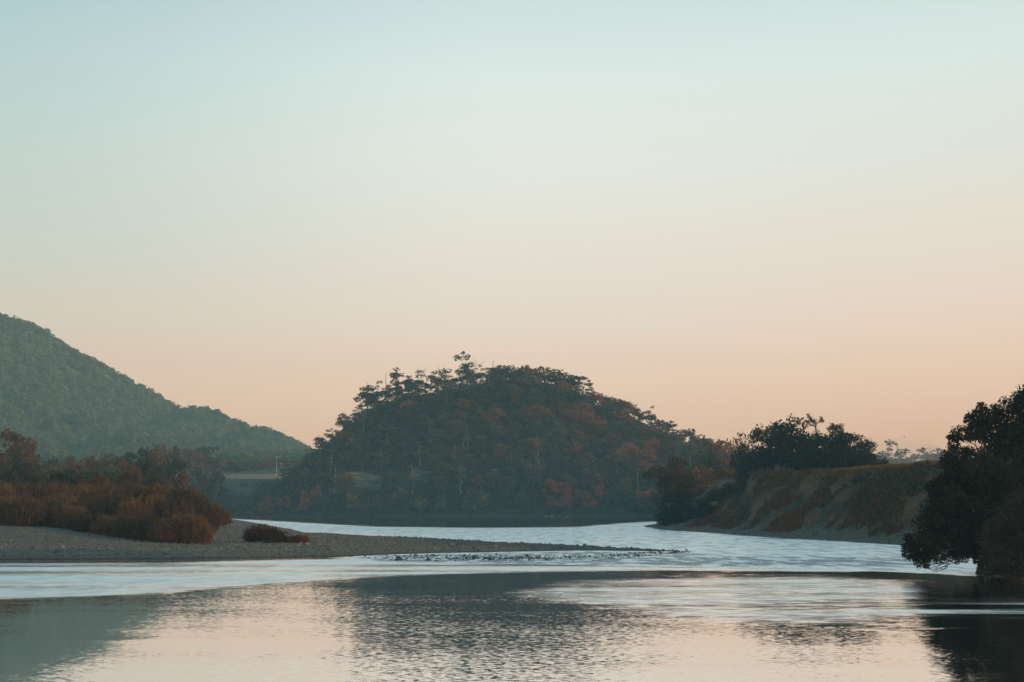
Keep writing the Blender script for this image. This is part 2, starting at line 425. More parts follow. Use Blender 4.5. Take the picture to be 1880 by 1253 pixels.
def water_material():
    m, n, l, out = new_mat('river_water')
    geo = n.new('ShaderNodeNewGeometry'); P = geo.outputs['Position']
    ac = n.new('ShaderNodeAttribute'); ac.attribute_name = 'chop'
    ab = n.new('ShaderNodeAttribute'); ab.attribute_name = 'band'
    def slopes(scale, sx, sy, detail):
        mp = n.new('ShaderNodeMapping'); mp.inputs['Scale'].default_value = (sx, sy, 1)
        l.new(P, mp.inputs[0])
        t = noise_n(n, l, mp.outputs[0], scale, detail, 0.5)
        s = n.new('ShaderNodeVectorMath'); s.operation = 'SUBTRACT'; s.inputs[1].default_value = (0.5, 0.5, 0.5)
        l.new(t.outputs['Color'], s.inputs[0]); return s.outputs[0]
    def scale(v, f):
        s = n.new('ShaderNodeVectorMath'); s.operation = 'SCALE'; l.new(v, s.inputs[0])
        if isinstance(f, float): s.inputs['Scale'].default_value = f
        else: l.new(f, s.inputs['Scale'])
        return s.outputs[0]
    def addv(a, b):
        s = n.new('ShaderNodeVectorMath'); s.operation = 'ADD'; l.new(a, s.inputs[0]); l.new(b, s.inputs[1]); return s.outputs[0]
    # patches of slacker and livelier water, drawn out across the flow
    mpw = n.new('ShaderNodeMapping'); mpw.inputs['Scale'].default_value = (0.02, 0.16, 1); l.new(P, mpw.inputs[0])
    pt = noise_n(n, l, mpw.outputs[0], 1.0, 4)
    lively = map_n(n, l, pt.outputs['Fac'], 0.35, 0.65, 0.55, 1.5)
    ch = n.new('ShaderNodeMath'); ch.operation = 'MULTIPLY'; l.new(ac.outputs['Fac'], ch.inputs[0]); l.new(lively, ch.inputs[1])
    a1_ = map_n(n, l, ac.outputs['Fac'], 0, 1, 0.10, 0.20)
    a1m = n.new('ShaderNodeMath'); a1m.operation = 'MULTIPLY'; l.new(a1_, a1m.inputs[0]); l.new(lively, a1m.inputs[1])
    acm = n.new('ShaderNodeAttribute'); acm.attribute_name = 'calm'
    a1c = n.new('ShaderNodeMath'); a1c.operation = 'MULTIPLY'; l.new(a1m.outputs[0], a1c.inputs[0]); l.new(acm.outputs['Fac'], a1c.inputs[1])
    a2_ = map_n(n, l, ch.outputs[0], 0, 1, 0.0, 0.55)
    v = addv(scale(slopes(5.0, 0.9, 1.6, 2), a1c.outputs[0]), scale(slopes(1.6, 0.5, 0.9, 4), a2_))
    v = addv(v, scale(slopes(0.30, 0.5, 1.0, 2), map_n(n, l, ac.outputs['Fac'], 0, 1, 0.02, 0.05)))
    flat = n.new('ShaderNodeVectorMath'); flat.operation = 'MULTIPLY'; flat.inputs[1].default_value = (1, 1, 0); l.new(v, flat.inputs[0])
    nb = n.new('ShaderNodeVectorMath'); nb.operation = 'ADD'; nb.inputs[1].default_value = (0, 0, 1); l.new(flat.outputs[0], nb.inputs[0])
    nn = n.new('ShaderNodeVectorMath'); nn.operation = 'NORMALIZE'; l.new(nb.outputs[0], nn.inputs[0])
    p = n.new('ShaderNodeBsdfPrincipled')
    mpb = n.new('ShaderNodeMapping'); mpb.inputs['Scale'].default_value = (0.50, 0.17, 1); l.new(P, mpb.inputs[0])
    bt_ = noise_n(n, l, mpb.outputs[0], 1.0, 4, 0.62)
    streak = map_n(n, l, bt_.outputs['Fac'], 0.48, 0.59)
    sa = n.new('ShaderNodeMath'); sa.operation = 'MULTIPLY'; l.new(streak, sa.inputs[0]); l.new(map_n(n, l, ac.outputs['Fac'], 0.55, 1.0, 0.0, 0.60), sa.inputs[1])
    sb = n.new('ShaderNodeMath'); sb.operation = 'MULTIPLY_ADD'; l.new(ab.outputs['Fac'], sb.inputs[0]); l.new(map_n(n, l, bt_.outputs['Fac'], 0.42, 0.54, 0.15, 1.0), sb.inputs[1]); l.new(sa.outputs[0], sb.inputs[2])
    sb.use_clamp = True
    # weak sky reflection of steep waves, painted as dark streaks in the base colour
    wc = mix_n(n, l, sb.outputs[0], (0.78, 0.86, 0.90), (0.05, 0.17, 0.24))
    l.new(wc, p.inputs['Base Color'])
    p.inputs['Metallic'].default_value = 1.0
    r = map_n(n, l, ch.outputs[0], 0.08, 1, 0.04, 0.42)
    l.new(r, p.inputs['Roughness'])
    l.new(nn.outputs[0], p.inputs['Normal'])
    l.new(p.outputs[0], out.inputs['Surface'])
    return m
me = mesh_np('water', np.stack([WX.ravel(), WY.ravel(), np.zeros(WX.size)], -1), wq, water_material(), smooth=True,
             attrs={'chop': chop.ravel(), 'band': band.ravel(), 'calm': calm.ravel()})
tag(link('river', me), kind='structure')

# ------------------------------------------------------------------ foliage builders
def leaf_quads(rng, cen, nrm_bias, size, aspect=0.6, up=0.3):
    """one small quad per centre"""
    N = len(cen)
    nrm = rng.normal(size=(N, 3)) * 0.9 + nrm_bias
    nrm[:, 2] += up
    nrm /= np.linalg.norm(nrm, axis=1, keepdims=True) + 1e-9
    t = np.cross(nrm, rng.normal(size=(N, 3))); t /= np.linalg.norm(t, axis=1, keepdims=True) + 1e-9
    b = np.cross(nrm, t)
    s = size * rng.uniform(0.55, 1.35, size=(N, 1))
    t = t * s; b = b * s * aspect
    V = np.stack([cen - t, cen - b * 0.8 + t * 0.1, cen + t, cen + b + t * 0.05], 1).reshape(-1, 3)
    F = np.arange(N * 4).reshape(-1, 4)
    return V, F
def blob_points(rng, clusters, n):
    """points spread in leaf clumps; clusters = (x,y,z,rx,rz)"""
    cl = np.array(clusters, float)
    w = (cl[:, 3] ** 2 * cl[:, 4]) ** 0.75; w /= w.sum()
    k = rng.choice(len(cl), n, p=w)
    d = rng.normal(size=(n, 3)); d /= np.linalg.norm(d, axis=1, keepdims=True)
    r = rng.uniform(0.35, 1.05, n) ** 0.6
    r *= 1 + 0.22 * np.sin(d[:, 0] * 5 + k) * np.cos(d[:, 1] * 6 + k * 2)
    p = cl[k, :3] + d * r[:, None] * cl[k][:, [3, 3, 4]]
    return p, d
def tube(path, radii, sides=5):
    path = np.array(path, float); radii = np.array(radii, float)
    V = []; 
    for i, p in enumerate(path):
        a = path[min(i + 1, len(path) - 1)] - path[max(i - 1, 0)]
        a /= np.linalg.norm(a) + 1e-9
        u = np.cross(a, (0.3, 0.9, 0.1)); u /= np.linalg.norm(u) + 1e-9; w = np.cross(a, u)
        ang = np.arange(sides) * 2 * PI / sides
        V.append(p + radii[i] * (np.cos(ang)[:, None] * u + np.sin(ang)[:, None] * w))
    V = np.concatenate(V); F = []
    for i in range(len(path) - 1):
        for s in range(sides):
            F.append((i * sides + s, i * sides + (s + 1) % sides, (i + 1) * sides + (s + 1) % sides, (i + 1) * sides + s))
    return V, np.array(F)
def join(parts):
    V = []; F = []; o = 0
    for v, f in parts:
        V.append(v); F.append(f + o); o += len(v)
    return np.concatenate(V), np.concatenate(F)
def limb(rng, a, b, r0, r1, bend=0.12, seg=5, sides=5):
    a = np.array(a, float); b = np.array(b, float); L = np.linalg.norm(b - a)
    pts = [a + (b - a) * t + (rng.normal(size=3) * bend * L * math.sin(PI * t) * 0.5) + np.array([0, 0, -0.10 * L * math.sin(PI * t)]) for t in np.linspace(0, 1, seg)]
    return tube(pts, np.linspace(r0, r1, seg), sides), pts
def grow(rng, a, d, L, r, depth, out, spread=0.6, sides=4):
    """bare branching"""
    b = a + d * L
    tb, pts = limb(rng, a, b, r, r * 0.6, 0.10, 4, sides); out.append(tb)
    if depth == 0: return
    for _ in range(rng.randint(2, 4)):
        nd = d + rng.normal(size=3) * spread * 0.6; nd[2] += 0.15; nd /= np.linalg.norm(nd)
        k = rng.uniform(0.55, 1.0)
        grow(rng, pts[-1] if k > 0.8 else a + (b - a) * k, nd, L * rng.uniform(0.55, 0.85), r * 0.58, depth - 1, out, spread, sides)

def make_tree(seed, kind, n_leaf, leaf, W=1.0, H=1.0, density=1.0, stem=1.0):
    """returns (trunk V,F), (crown V,F,attr) for a tree of height H and crown width W"""
    rng = np.random.RandomState(seed)
    tubes = []; cl = []
    if kind == 'round':
        fork = H * rng.uniform(0.22, 0.34)
        base = np.array([0, 0, -0.5]); f = np.array([rng.normal() * 0.02 * H, rng.normal() * 0.02 * H, fork])
        t, _ = limb(rng, base, f, 0.032 * H * stem, 0.024 * H * stem, 0.05); tubes.append(t)
        nb = rng.randint(7, 11)
        for i in range(nb):
            a = i * 2.399 + rng.uniform(-0.3, 0.3); rr = W * 0.5 * rng.uniform(0.30, 0.72); zz = H * rng.uniform(0.45, 0.86) if i else H * 0.84
            if i == 0: rr *= 0.3
            zz -= 0.22 * H * (rr / (W * 0.5)) ** 2
            e = np.array([math.cos(a) * rr, math.sin(a) * rr, zz])
            t, pts = limb(rng, f, e, 0.016 * H * stem, 0.005 * H, 0.15); tubes.append(t)
            rx = W * rng.uniform(0.16, 0.27); cl.append((*e, rx, rx * rng.uniform(0.5, 0.8)))
            for _ in range(3):
                q = e + np.array([rng.uniform(-1, 1) * rx, rng.uniform(-1, 1) * rx, rng.uniform(-0.6, 0.6) * rx])
                rq = rx * rng.uniform(0.35, 0.6); cl.append((*q, rq, rq * 0.7))
        low = rng.randint(3, 6)
        for i in range(low):
            a = rng.uniform(0, 2 * PI); rr = W * 0.5 * rng.uniform(0.3, 0.75)
            rx = W * rng.uniform(0.13, 0.2); cl.append((math.cos(a) * rr, math.sin(a) * rr, H * rng.uniform(0.24, 0.45), rx, rx))
    elif kind == 'tall':
        f = np.array([rng.normal() * 0.05 * H, rng.normal() * 0.03 * H, H * 0.92])
        t, pts = limb(rng, (0, 0, -0.5), f, 0.018 * H, 0.004 * H, 0.06, 7); tubes.append(t)
        for i in range(rng.randint(16, 22)):
            k = rng.uniform(0.35, 1.0); p = pts[min(6, int(k * 6.2))]
            a = rng.uniform(0, 2 * PI); rr = W * 0.5 * rng.uniform(0.2, 0.8) * (1.15 - 0.5 * k)
            e = np.array([p[0] + math.cos(a) * rr, p[1] + math.sin(a) * rr, min(H * 0.93, p[2] + rr * rng.uniform(0.2, 0.9))])
            t, _ = limb(rng, p, e, 0.006 * H, 0.0025 * H, 0.12, 4, 4); tubes.append(t)
            rx = W * rng.uniform(0.10, 0.19); cl.append((*e, rx, rx * rng.uniform(0.8, 1.25)))
    elif kind == 'shrub':
        for i in range(rng.randint(9, 14)):
            a = rng.uniform(0, 2 * PI); rr = W * 0.5 * rng.uniform(0.1, 0.8)
            e = np.array([math.cos(a) * rr, math.sin(a) * rr, H * rng.uniform(0.45, 0.85) * (1.1 - 0.6 * (rr / (W * 0.5)) ** 1.5)])
            t, _ = limb(rng, (rng.normal() * 0.04 * W, rng.normal() * 0.04 * W, -0.3), e, 0.014 * H, 0.005 * H, 0.12, 5, 4); tubes.append(t)
            rx = W * rng.uniform(0.12, 0.22); cl.append((*e, rx, H * rng.uniform(0.13, 0.24)))
            cl.append((e[0] * 1.05, e[1] * 1.05, e[2] * 0.45, rx * 1.1, H * 0.22))
    p, d = blob_points(rng, cl, int(n_leaf * density))
    p = p[p[:, 2] > 0.02 * H]
    d = d[:len(p)]
    V, F = leaf_quads(rng, p, d * 0.9, leaf)
    cr = rng.rand(len(F))
    # clump tint: leaves of one clump share part of their tint
    cr = 0.55 * cr + 0.45 * (0.5 + 0.5 * np.sin(p[:, 0] * 2.1 / W * 6 + 3 * np.sin(p[:, 2] * 5 / H) + p[:, 1] * 6 / W))
    return join(tubes), (V, F, cr)
def reeds(seed, W, H, n):
    # upright whippy twigs fanning out of the base
    rng = np.random.RandomState(seed)
    a = rng.uniform(0, 2 * PI, n); r = W * 0.5 * np.sqrt(rng.rand(n)) * 0.85
    b = np.stack([np.cos(a) * r, np.sin(a) * r, H * rng.uniform(0.05, 0.75, n)], -1)
    L = H * rng.uniform(0.12, 0.34, n) * (1.05 - 0.5 * (r / (W * 0.5)) ** 2)
    top = H * (1.0 - 0.6 * (r / (W * 0.5)) ** 2) * (0.82 + 0.22 * np.sin(a * 3 + seed) * np.cos(r * 2.3 + seed)) * rng.uniform(0.7, 1.12, n)
    b[:, 2] = np.minimum(b[:, 2], top - L * 0.7)
    d = np.stack([np.cos(a) * r / W * 0.9 + rng.normal(size=n) * 0.22, np.sin(a) * r / W * 0.9 + rng.normal(size=n) * 0.22, np.ones(n)], -1)
    e = b + d * L[:, None]
    t = np.cross(d, rng.normal(size=(n, 3))); t /= np.linalg.norm(t, axis=1, keepdims=True); t *= 0.045
    V = np.stack([b - t, b + t, e + t * 0.4, e - t * 0.4], 1).reshape(-1, 3)
    return V, np.arange(4 * n).reshape(-1, 4), rng.rand(n)
def proto(name, seed, kind, n, leaf, W, H, lm, bm, density=1.0, stem=1.0, twigs=0):
    (tv, tf), (cv, cf, ca) = make_tree(seed, kind, n, leaf, W, H, density, stem)
    if twigs:
        rv_, rf, ra = reeds(seed, W, H, twigs)
        cf = np.concatenate([cf, rf + len(cv)]); cv = np.concatenate([cv, rv_]); ca = np.concatenate([ca, 0.25 + 0.9 * ra])
    zt = np.percentile(cv[:, 2], 99.7); wd = np.percentile(np.abs(cv[:, 0]), 97) * 2
    return dict(name=name, trunk=mesh_np('trunk', tv, tf, M[bm], smooth=True), crown=mesh_np('crown', cv, cf, M[lm], leaf=ca), H=zt, W=wd)
rnd = random.Random(11)
def place(pr, x, y, h, w, label, cat, group=None, name=None, z=None, yaw=None, lean=0.0):
    o = bpy.data.objects.new(name or pr['name'], None); COL.objects.link(o)
    o.empty_display_size = 1
    o.location = (x, y, (hz(x, y) if z is None else z) - 0.1)
    o.rotation_euler = (lean, 0, rnd.uniform(0, 2 * PI) if yaw is None else yaw)
    s = w / pr['W']; o.scale = (s, s, h / pr['H'])
    tag(o, label, cat, group)
    link('stems' if 'shrub' in (name or pr['name']) else 'trunk', pr['trunk'], o)
    link('crown', pr['crown'], o)
    return o
def place_px(pr, px, ytop, Y, wpx, label, cat, group=None, name=None, minh=2.0, yaw=None):
    x, _, zt = at(px, ytop, Y)
    z = hz(x, Y)
    return place(pr, x, Y, max(minh, zt - z), wpx * Y / FPX, label, cat, group, name, z, yaw)

# ------------------------------------------------------------------ prototypes
P_round = [proto('broadleaf_tree', 100 + i, 'round', 1000, 0.50, 9, 11, 'hill_leaf', 'bark') for i in range(5)]
P_rust = [proto('broadleaf_tree', 120 + i, 'round', 900, 0.50, 8.5, 11, 'hill_rust', 'bark') for i in range(3)]
P_gum = [proto('gum_tree', 140 + i, 'tall', 800, 0.40, 7, 14, 'hill_leaf', 'pale_bark') for i in range(4)]
P_shrub = [proto('shore_shrub', 160 + i, 'shrub', 420, 0.45, 7, 5, 'hill_leaf', 'bark') for i in range(3)]
P_rshrub = [proto('shore_shrub', 170 + i, 'shrub', 420, 0.45, 7, 5, 'hill_rust', 'bark') for i in range(2)]
P_pale = [proto('broadleaf_tree', 180 + i, 'round', 300, 0.5, 8, 11, 'pale_leaf', 'pale_bark') for i in range(2)]

# ------------------------------------------------------------------ trees on the wooded hill
G_HILL = 'trees covering the wooded hill'
rs = np.random.RandomState(5)
cand_x = rs.uniform(-132, 190, 60000); cand_y = rs.uniform(SHORE, RIDGE + 6, 60000)
ch_, _, _, cdf_ = height(cand_x, cand_y)
hzc = np.interp(cand_x, hill_x, hill_z)
ok = (cdf_ > 3) & (hzc > 5) & (ch_ > 1.0)
cand_x, cand_y, ch_ = cand_x[ok], cand_y[ok], ch_[ok]
cpx, cpy = proj(cand_x, cand_y, ch_)
taken = []
tree_spots = []
for i in range(38):                                             # the skyline of the hill first
    px = 570 + i * 19.5 + rs.uniform(-4, 4); y = RIDGE - rs.uniform(1, 7); x = (px - 940) / FPX * y
    z = hz(x, y); q = proj(x, y, z)
    taken.append((float(q[0]), float(q[1]))); tree_spots.append((x, y, z, float(q[0]), float(q[1])))
for i in range(len(cand_x)):
    if len(tree_spots) >= 285: break
    px, py = cpx[i], cpy[i]
    sx, sy = (21, 14) if py < 915 else (22, 11)
    if any(abs(px - q[0]) < sx and abs(py - q[1]) < sy for q in taken): continue
    if 596 < px < 800 and 868 < py < 945 and not (905 < py and rs.rand() < 0.6): continue
    if px > 1420: continue
    taken.append((px, py)); tree_spots.append((cand_x[i], cand_y[i], ch_[i], px, py))
def zone(px, py, ridge_py):
    if py > 915: v = 'by the far waterline'
    elif py < ridge_py + 28: v = 'on the crest'
    elif py < ridge_py + 80: v = 'high on the slope'
    else: v = 'halfway down the slope'
    if px < 640: h = 'at the steep end'
    elif px < 800: h = 'over the pale rock face'
    elif px < 950: h = 'below the tall crest gum'
    elif px < 1150: h = 'of the rusty sunlit shoulder'
    else: h = 'behind the lone tree'
    return v, h
for (x, y, z, px, py) in tree_spots:
    rpy = float(np.interp(px, [p[0] for p in hill_px], [p[1] for p in hill_px]))
    v, h = zone(px, py, rpy)
    warmth = 0.05 + 0.5 * ss(px, 820, 1000) * (1 - ss(py - rpy, 60, 130)) + 0.45 * ss(px, 1000, 1180) * ss(py, 890, 925)
    if py > 912:
        warm = rs.rand() < warmth
        pr = P_rshrub[rs.randint(2)] if warm else P_shrub[rs.randint(3)]
        c = 'rusty' if warm else 'grey-green'
        place(pr, x, y, rs.uniform(4.5, 8), rs.uniform(7, 11), f'{c} bushy shrub {v} {h}', 'shrub', 'shrubs along the foot of the hill', z=z)
        continue
    crest = py < rpy + 22
    if (px < 860 and crest and rs.rand() < 0.75) or rs.rand() < 0.16:
        pr = P_gum[rs.randint(4)]
        hh = (rs.uniform(9, 13) if px > 680 else rs.uniform(6.5, 9)) if crest else rs.uniform(11, 15)
        place(pr, x, y, hh, rs.uniform(6, 8.5), f'slender pale-trunked gum tree {v} {h}', 'gum tree', G_HILL, z=z)
    elif rs.rand() < warmth:
        place(P_rust[rs.randint(3)], x, y, rs.uniform(8, 11.5), rs.uniform(9, 12.5), f'rust-tinged broadleaf tree {v} {h}', 'tree', G_HILL, z=z)
    else:
        place(P_round[rs.randint(5)], x, y, rs.uniform(8, 11) * (0.8 if crest and px < 660 else 1), rs.uniform(8, 12), f'dark green broadleaf tree {v} {h}', 'tree', G_HILL, z=z)
print('hill trees', len(tree_spots))

# named trees of the crest
place_px(P_gum[1], 850, 645, RIDGE - 6, 34, 'tall sparse gum standing highest above the hill crest', 'gum tree', name='gum_tree')
place_px(P_gum[2], 728, 676, RIDGE - 6, 36, 'tall airy gum on the crest, first high top from the steep end', 'gum tree', name='gum_tree')
place_px(P_gum[3], 768, 678, RIDGE - 5, 44, 'spreading airy gum on the crest beside the tall pair', 'gum tree', name='gum_tree')
place_px(P_gum[0], 804, 677, RIDGE - 5, 34, 'flat-topped gum on the crest next to the highest gum', 'gum tree', name='gum_tree')
place_px(P_gum[0], 672, 706, RIDGE - 8, 40, 'airy leaning gum low on the crest shoulder', 'gum tree', name='gum_tree')
place_px(P_gum[3], 692, 698, RIDGE - 8, 30, 'thin see-through gum on the crest shoulder', 'gum tree', name='gum_tree')
place_px(P_gum[2], 745, 690, RIDGE - 10, 30, 'narrow gum between two taller crest gums', 'gum tree', name='gum_tree')
place_px(P_pale[0], 900, 752, RIDGE - 40, 34, 'pale grey-leaved tree high on the slope below the crest', 'tree', name='broadleaf_tree')
place_px(P_pale[1], 872, 762, RIDGE - 44, 30, 'pale grey-leaved tree lower on the slope of its pale neighbour', 'tree', name='broadleaf_tree')

def bare_tree(seed, px, ytop, Y, label, depth=4, r=0.02, spread=0.6, mat='bark', group=None, lw=1.0, start=0.45, tips=0):
    x, _, zt = at(px, ytop, Y); z = hz(x, Y); H = zt - z
    rng = np.random.RandomState(seed)
    a, b = [], []
    t, pts = limb(rng, (0, 0, -0.3), (0, 0, H * start), r * H, r * H * 0.6, 0.04); a.append(t)
    for k in range(4):
        d = np.array([rng.normal() * 0.5 * lw, rng.normal() * 0.5 * lw, 1.0]); d /= np.linalg.norm(d)
        grow(rng, pts[-1] if k else pts[-2], d, H * 0.4 * (1 - start), r * H * 0.45, depth - 1, b, spread)
    V, F = join(b); top = V[:, 2].max(); q0 = H * (start - 0.05); V[:, 2] = q0 + (V[:, 2] - q0) * (H - q0) / (top - q0)
    o = bpy.data.objects.new('bare_tree', None); COL.objects.link(o); o.location = (x, Y, z)
    tag(o, label, 'bare tree', group)
    link('trunk', mesh_np('trunk', *join(a), M[mat], smooth=True), o)
    link('branches', mesh_np('branches', V, F, M[mat]), o)
    if tips:
        hi = V[V[:, 2] > H * (start + 0.45 * (1 - start))]; c = hi[rng.randint(0, len(hi), tips)] + rng.normal(size=(tips, 3)) * 0.18
        lv, lf_ = leaf_quads(rng, c, np.zeros((1, 3)), 0.13); link('crown', mesh_np('crown', lv, lf_, M['dark_leaf'], leaf=rng.rand(len(lf_))), o)
    return o
bare_tree(1, 874, 655, RIDGE - 5, 'thin leafless tree beside the highest gum on the crest', 3, 0.008)
bare_tree(2, 905, 661, RIDGE - 5, 'dead upright spike of a tree on the hill crest', 1, 0.010, 0.15, lw=0.15)
bare_tree(3, 776, 668, RIDGE - 3, 'faint leafless treetop behind the crest gums', 4, 0.006)
bare_tree(4, 709, 684, RIDGE - 3, 'single bare stem on the crest shoulder of the hill', 1, 0.008, 0.2, lw=0.15)
bare_tree(5, 1345, 803, 600, 'pale leafless tree behind the gap between hill and bank trees', 4, 0.010)

# ------------------------------------------------------------------ undergrowth on the hill and its shore
def scatter_leaves(name, X, Y, Z, size, mat, hgt, seed, label, cat='undergrowth', up=0.5, aspect=0.6):
    rng = np.random.RandomState(seed)
    c = np.stack([X, Y, Z + rng.uniform(0, 1, len(X)) * hgt], -1)
    V, F = leaf_quads(rng, c, np.array([[0, -0.5, 0.3]]), size, aspect, up)
    o = link(name, mesh_np(name, V, F, M[mat], leaf=rng.rand(len(F))))
    return tag(o, label, cat, kind='stuff')
rg = np.random.RandomState(9)
N = 110000
ux = rg.uniform(-140, 200, N); uy = SHORE - 2 + rg.rand(N) ** 1.2 * 115
uh, _, _, udf = height(ux, uy)
cl = fbm(ux, uy, 8, 3, 77)
upx, upy = proj(ux, uy, uh)
keep = (udf > 0.3) & (uh > 0.2) & (uh < 90) & ~((upx > 606) & (upx < 790) & (upy > 866) & (upy < 905))
ux, uy, uh, cl = ux[keep], uy[keep], uh[keep], cl[keep]
scatter_leaves('hill_undergrowth', ux, uy, uh - 0.2, 0.55, 'hill_leaf', 1.2 + 2.8 * np.clip(cl + 0.4, 0, 1), 3, 'dark low scrub between the trees of the wooded hill')
# grassy slope and scrub on the far bank at the bend
N = 30000
ux = rg.uniform(-190, -60, N); uy = SHORE + rg.rand(N) ** 1.3 * 150
uh, _, _, udf = height(ux, uy); cl = fbm(ux, uy, 14, 3, 81)
keep = (udf > 0.3) & (udf < 125) & ((cl > 0.12) | (udf < 20))
scatter_leaves('slope_scrub', ux[keep], uy[keep], uh[keep] - 0.2, 0.5, 'dark_leaf', 0.8 + 4.5 * np.clip(cl[keep] + 0.2, 0, 1), 4, 'dark scrub on the grassy slope at the river bend')

# ------------------------------------------------------------------ forest on the far hill
rg = np.random.RandomState(21)
N = 7600
fx = rg.uniform(-1150, -100, N); fy = rg.uniform(1150, 1990, N)
fh_ = height(fx, fy)[0]
zfx = np.interp(fx, far_x, far_z)
mead = (fbm(fx, fy, 120, 2, 91) > 0.42) & (fy < 1480)
mead |= (np.hypot((fx + 430) / 52, (fy - 1335) / 45) < 1) | (np.hypot((fx + 225) / 55, (fy - 1290) / 60) < 1)
mead |= (np.hypot((fx + 400) / 60, (fy - 1250) / 60) < 1) | (np.hypot((fx + 455) / 60, (fy - 1420) / 30) < 1)
keep = (zfx > 14) & (fh_ > 24) & ~mead
fx, fy, fh_ = fx[keep], fy[keep], fh_[keep]
n_t = len(fx); per = 84
th = rg.uniform(9, 20, n_t); tw = rg.uniform(6, 13, n_t)
d = rg.normal(size=(n_t, per, 3)); d[..., 2] = np.abs(d[..., 2]) - 0.25; d /= np.linalg.norm(d, axis=2, keepdims=True)
r = rg.uniform(0.8, 1.06, (n_t, per, 1))
c = d * r * np.stack([tw, tw, th * 0.62], -1)[:, None, :] * 0.75
c += np.stack([fx, fy, fh_ + th * 0.27], -1)[:, None, :]
V, F = leaf_quads(rg, c.reshape(-1, 3), d.reshape(-1, 3) * 1.8, 1.9, 0.8, 0.4)
lf = (1.1 * rg.rand(n_t, 1) - 0.15 + 0.35 * rg.rand(n_t, per) + 0.45 * fbm(fx, fy, 90, 3, 99)[:, None]).ravel()
tag(link('forest', mesh_np('forest', V, F, M['far_leaf'], leaf=lf)), 'blue-green forest covering the far hill', 'forest', kind='stuff')
print('forest', n_t)

# ------------------------------------------------------------------ valley trees between the river and the far hill
P_mid = [proto('valley_tree', 200 + i, 'round', 1100, 0.42, 9, 11, 'mid_leaf', 'bark') for i in range(5)]
P_midg = [proto('valley_tree', 210 + i, 'round', 1100, 0.42, 9, 11, 'hill_leaf', 'bark') for i in range(3)]
P_dark = [proto('bank_tree', 220 + i, 'round', 1900, 0.30, 9, 11, 'dark_leaf', 'dark_bark', stem=1.1) for i in range(4)]
P_bush = [proto('willow_shrub', 230 + i, 'shrub', 3400, 0.14, 6, 5, 'bush_leaf', 'bark', twigs=1500) for i in range(5)]
vt = [  # px, row of top, distance, width px, prototype, label
 (345, 824, 960, 60, 0, 'hazy tall tree at the field edge nearest the white shed'), (372, 820, 990, 58, 1, 'highest hazy tree at the edge of the pale field'),
 (402, 842, 970, 52, 2, 'hazy round tree beside the highest field-edge tree'), (420, 848, 975, 38, 0, 'last hazy tree before the open pale field'),
 (322, 836, 940, 44, 1, 'hazy low tree behind the dark spreading tree'),
 (428, 848, 890, 20, 9, 'slim sapling standing alone in the pale field'),
 (290, 815, 640, 50, 3, 'tall tree with a reddish top above the valley trees'), (262, 822, 640, 52, 1, 'tall green tree joined to the red-topped tree'),
 (322, 820, 660, 36, 2, 'tall thin-crowned tree behind the dark spreading tree'), (236, 830, 600, 56, 4, 'wide flat-topped tree above the autumn bushes'),
 (205, 833, 600, 48, 3, 'rounded tree next to the wide flat-topped one'), (312, 841, 470, 66, 8, 'dark spreading tree above the white shed'),
 (372, 857, 722, 54, 8, 'dark leaning tree on the slope below the pale field'), (398, 862, 720, 38, 7, 'dark smaller tree beside the leaning slope tree'),
 (18, 790, 470, 72, 1, 'tall tree under the far hill at the picture edge'), (52, 802, 460, 52, 3, 'tall brown tree beside the pasture strip'), (-24, 792, 470, 66, 2, 'tall tree mostly cut by the picture edge'),
 (446, 846, 1040, 40, 5, 'hazy tree starting the row behind the pale field'), (470, 848, 1040, 38, 6, 'hazy tree, second along the row behind the pale field'),
 (492, 842, 1045, 42, 5, 'hazy tree behind the utility poles'), (516, 840, 1050, 40, 7, 'hazy tree between the poles and the wooded hill'),
 (540, 846, 1040, 34, 6, 'hazy tree ending the row against the wooded hill'), (455, 855, 1020, 30, 6, 'low hazy tree in front of the field-edge row'),
 (130, 838, 620, 40, 2, 'grey-green tree beside the pasture strip end'), (165, 836, 640, 44, 6, 'hazy round tree below the pasture strip'), (95, 842, 560, 40, 4, 'brown tree in front of the pasture strip'),
]
pool = P_mid + P_midg + [P_dark[0]]
for (px, yt, Y, w, k, lab) in vt:
    pr = pool[k] if k < 9 else P_gum[0]
    place_px(pr, px, yt, Y, w, lab, 'tree', 'trees of the valley floor', name='valley_tree', minh=5)
rv = np.random.RandomState(31)
def env(px, pts): return float(np.interp(px, [p[0] for p in pts], [p[1] for p in pts]))
rows = [(430, 845, 8, 30, 30, 345, 'in the hindmost row above the autumn bushes'), (340, 856, 8, 34, 32, 340, 'in the middle row above the autumn bushes'), (268, 868, 6, 34, 34, 345, 'in the front row just above the autumn bushes')]
for (Y, yt, j, step, w, pmax, lab) in rows:
    px = -40
    while px < pmax:
        warm = rv.rand() < 0.55
        drop = 30 * ss(px, pmax - 70, pmax)
        side = 'by the picture edge' if px < 60 else 'below the pasture strip' if px < 150 else 'below the flat-topped tree' if px < 250 else 'towards the river bend'
        place_px((P_mid if warm else P_midg)[rv.randint(3)], px + rv.uniform(-8, 8), yt + rv.uniform(-j, j) + float(drop), Y + rv.uniform(-15, 15), w * rv.uniform(1.1, 1.7),
                 f"{'autumn-brown' if warm else 'dull green'} tree {lab}, {side}", 'tree', 'trees of the valley floor', name='valley_tree', minh=4)
        px += step * rv.uniform(0.75, 1.2)
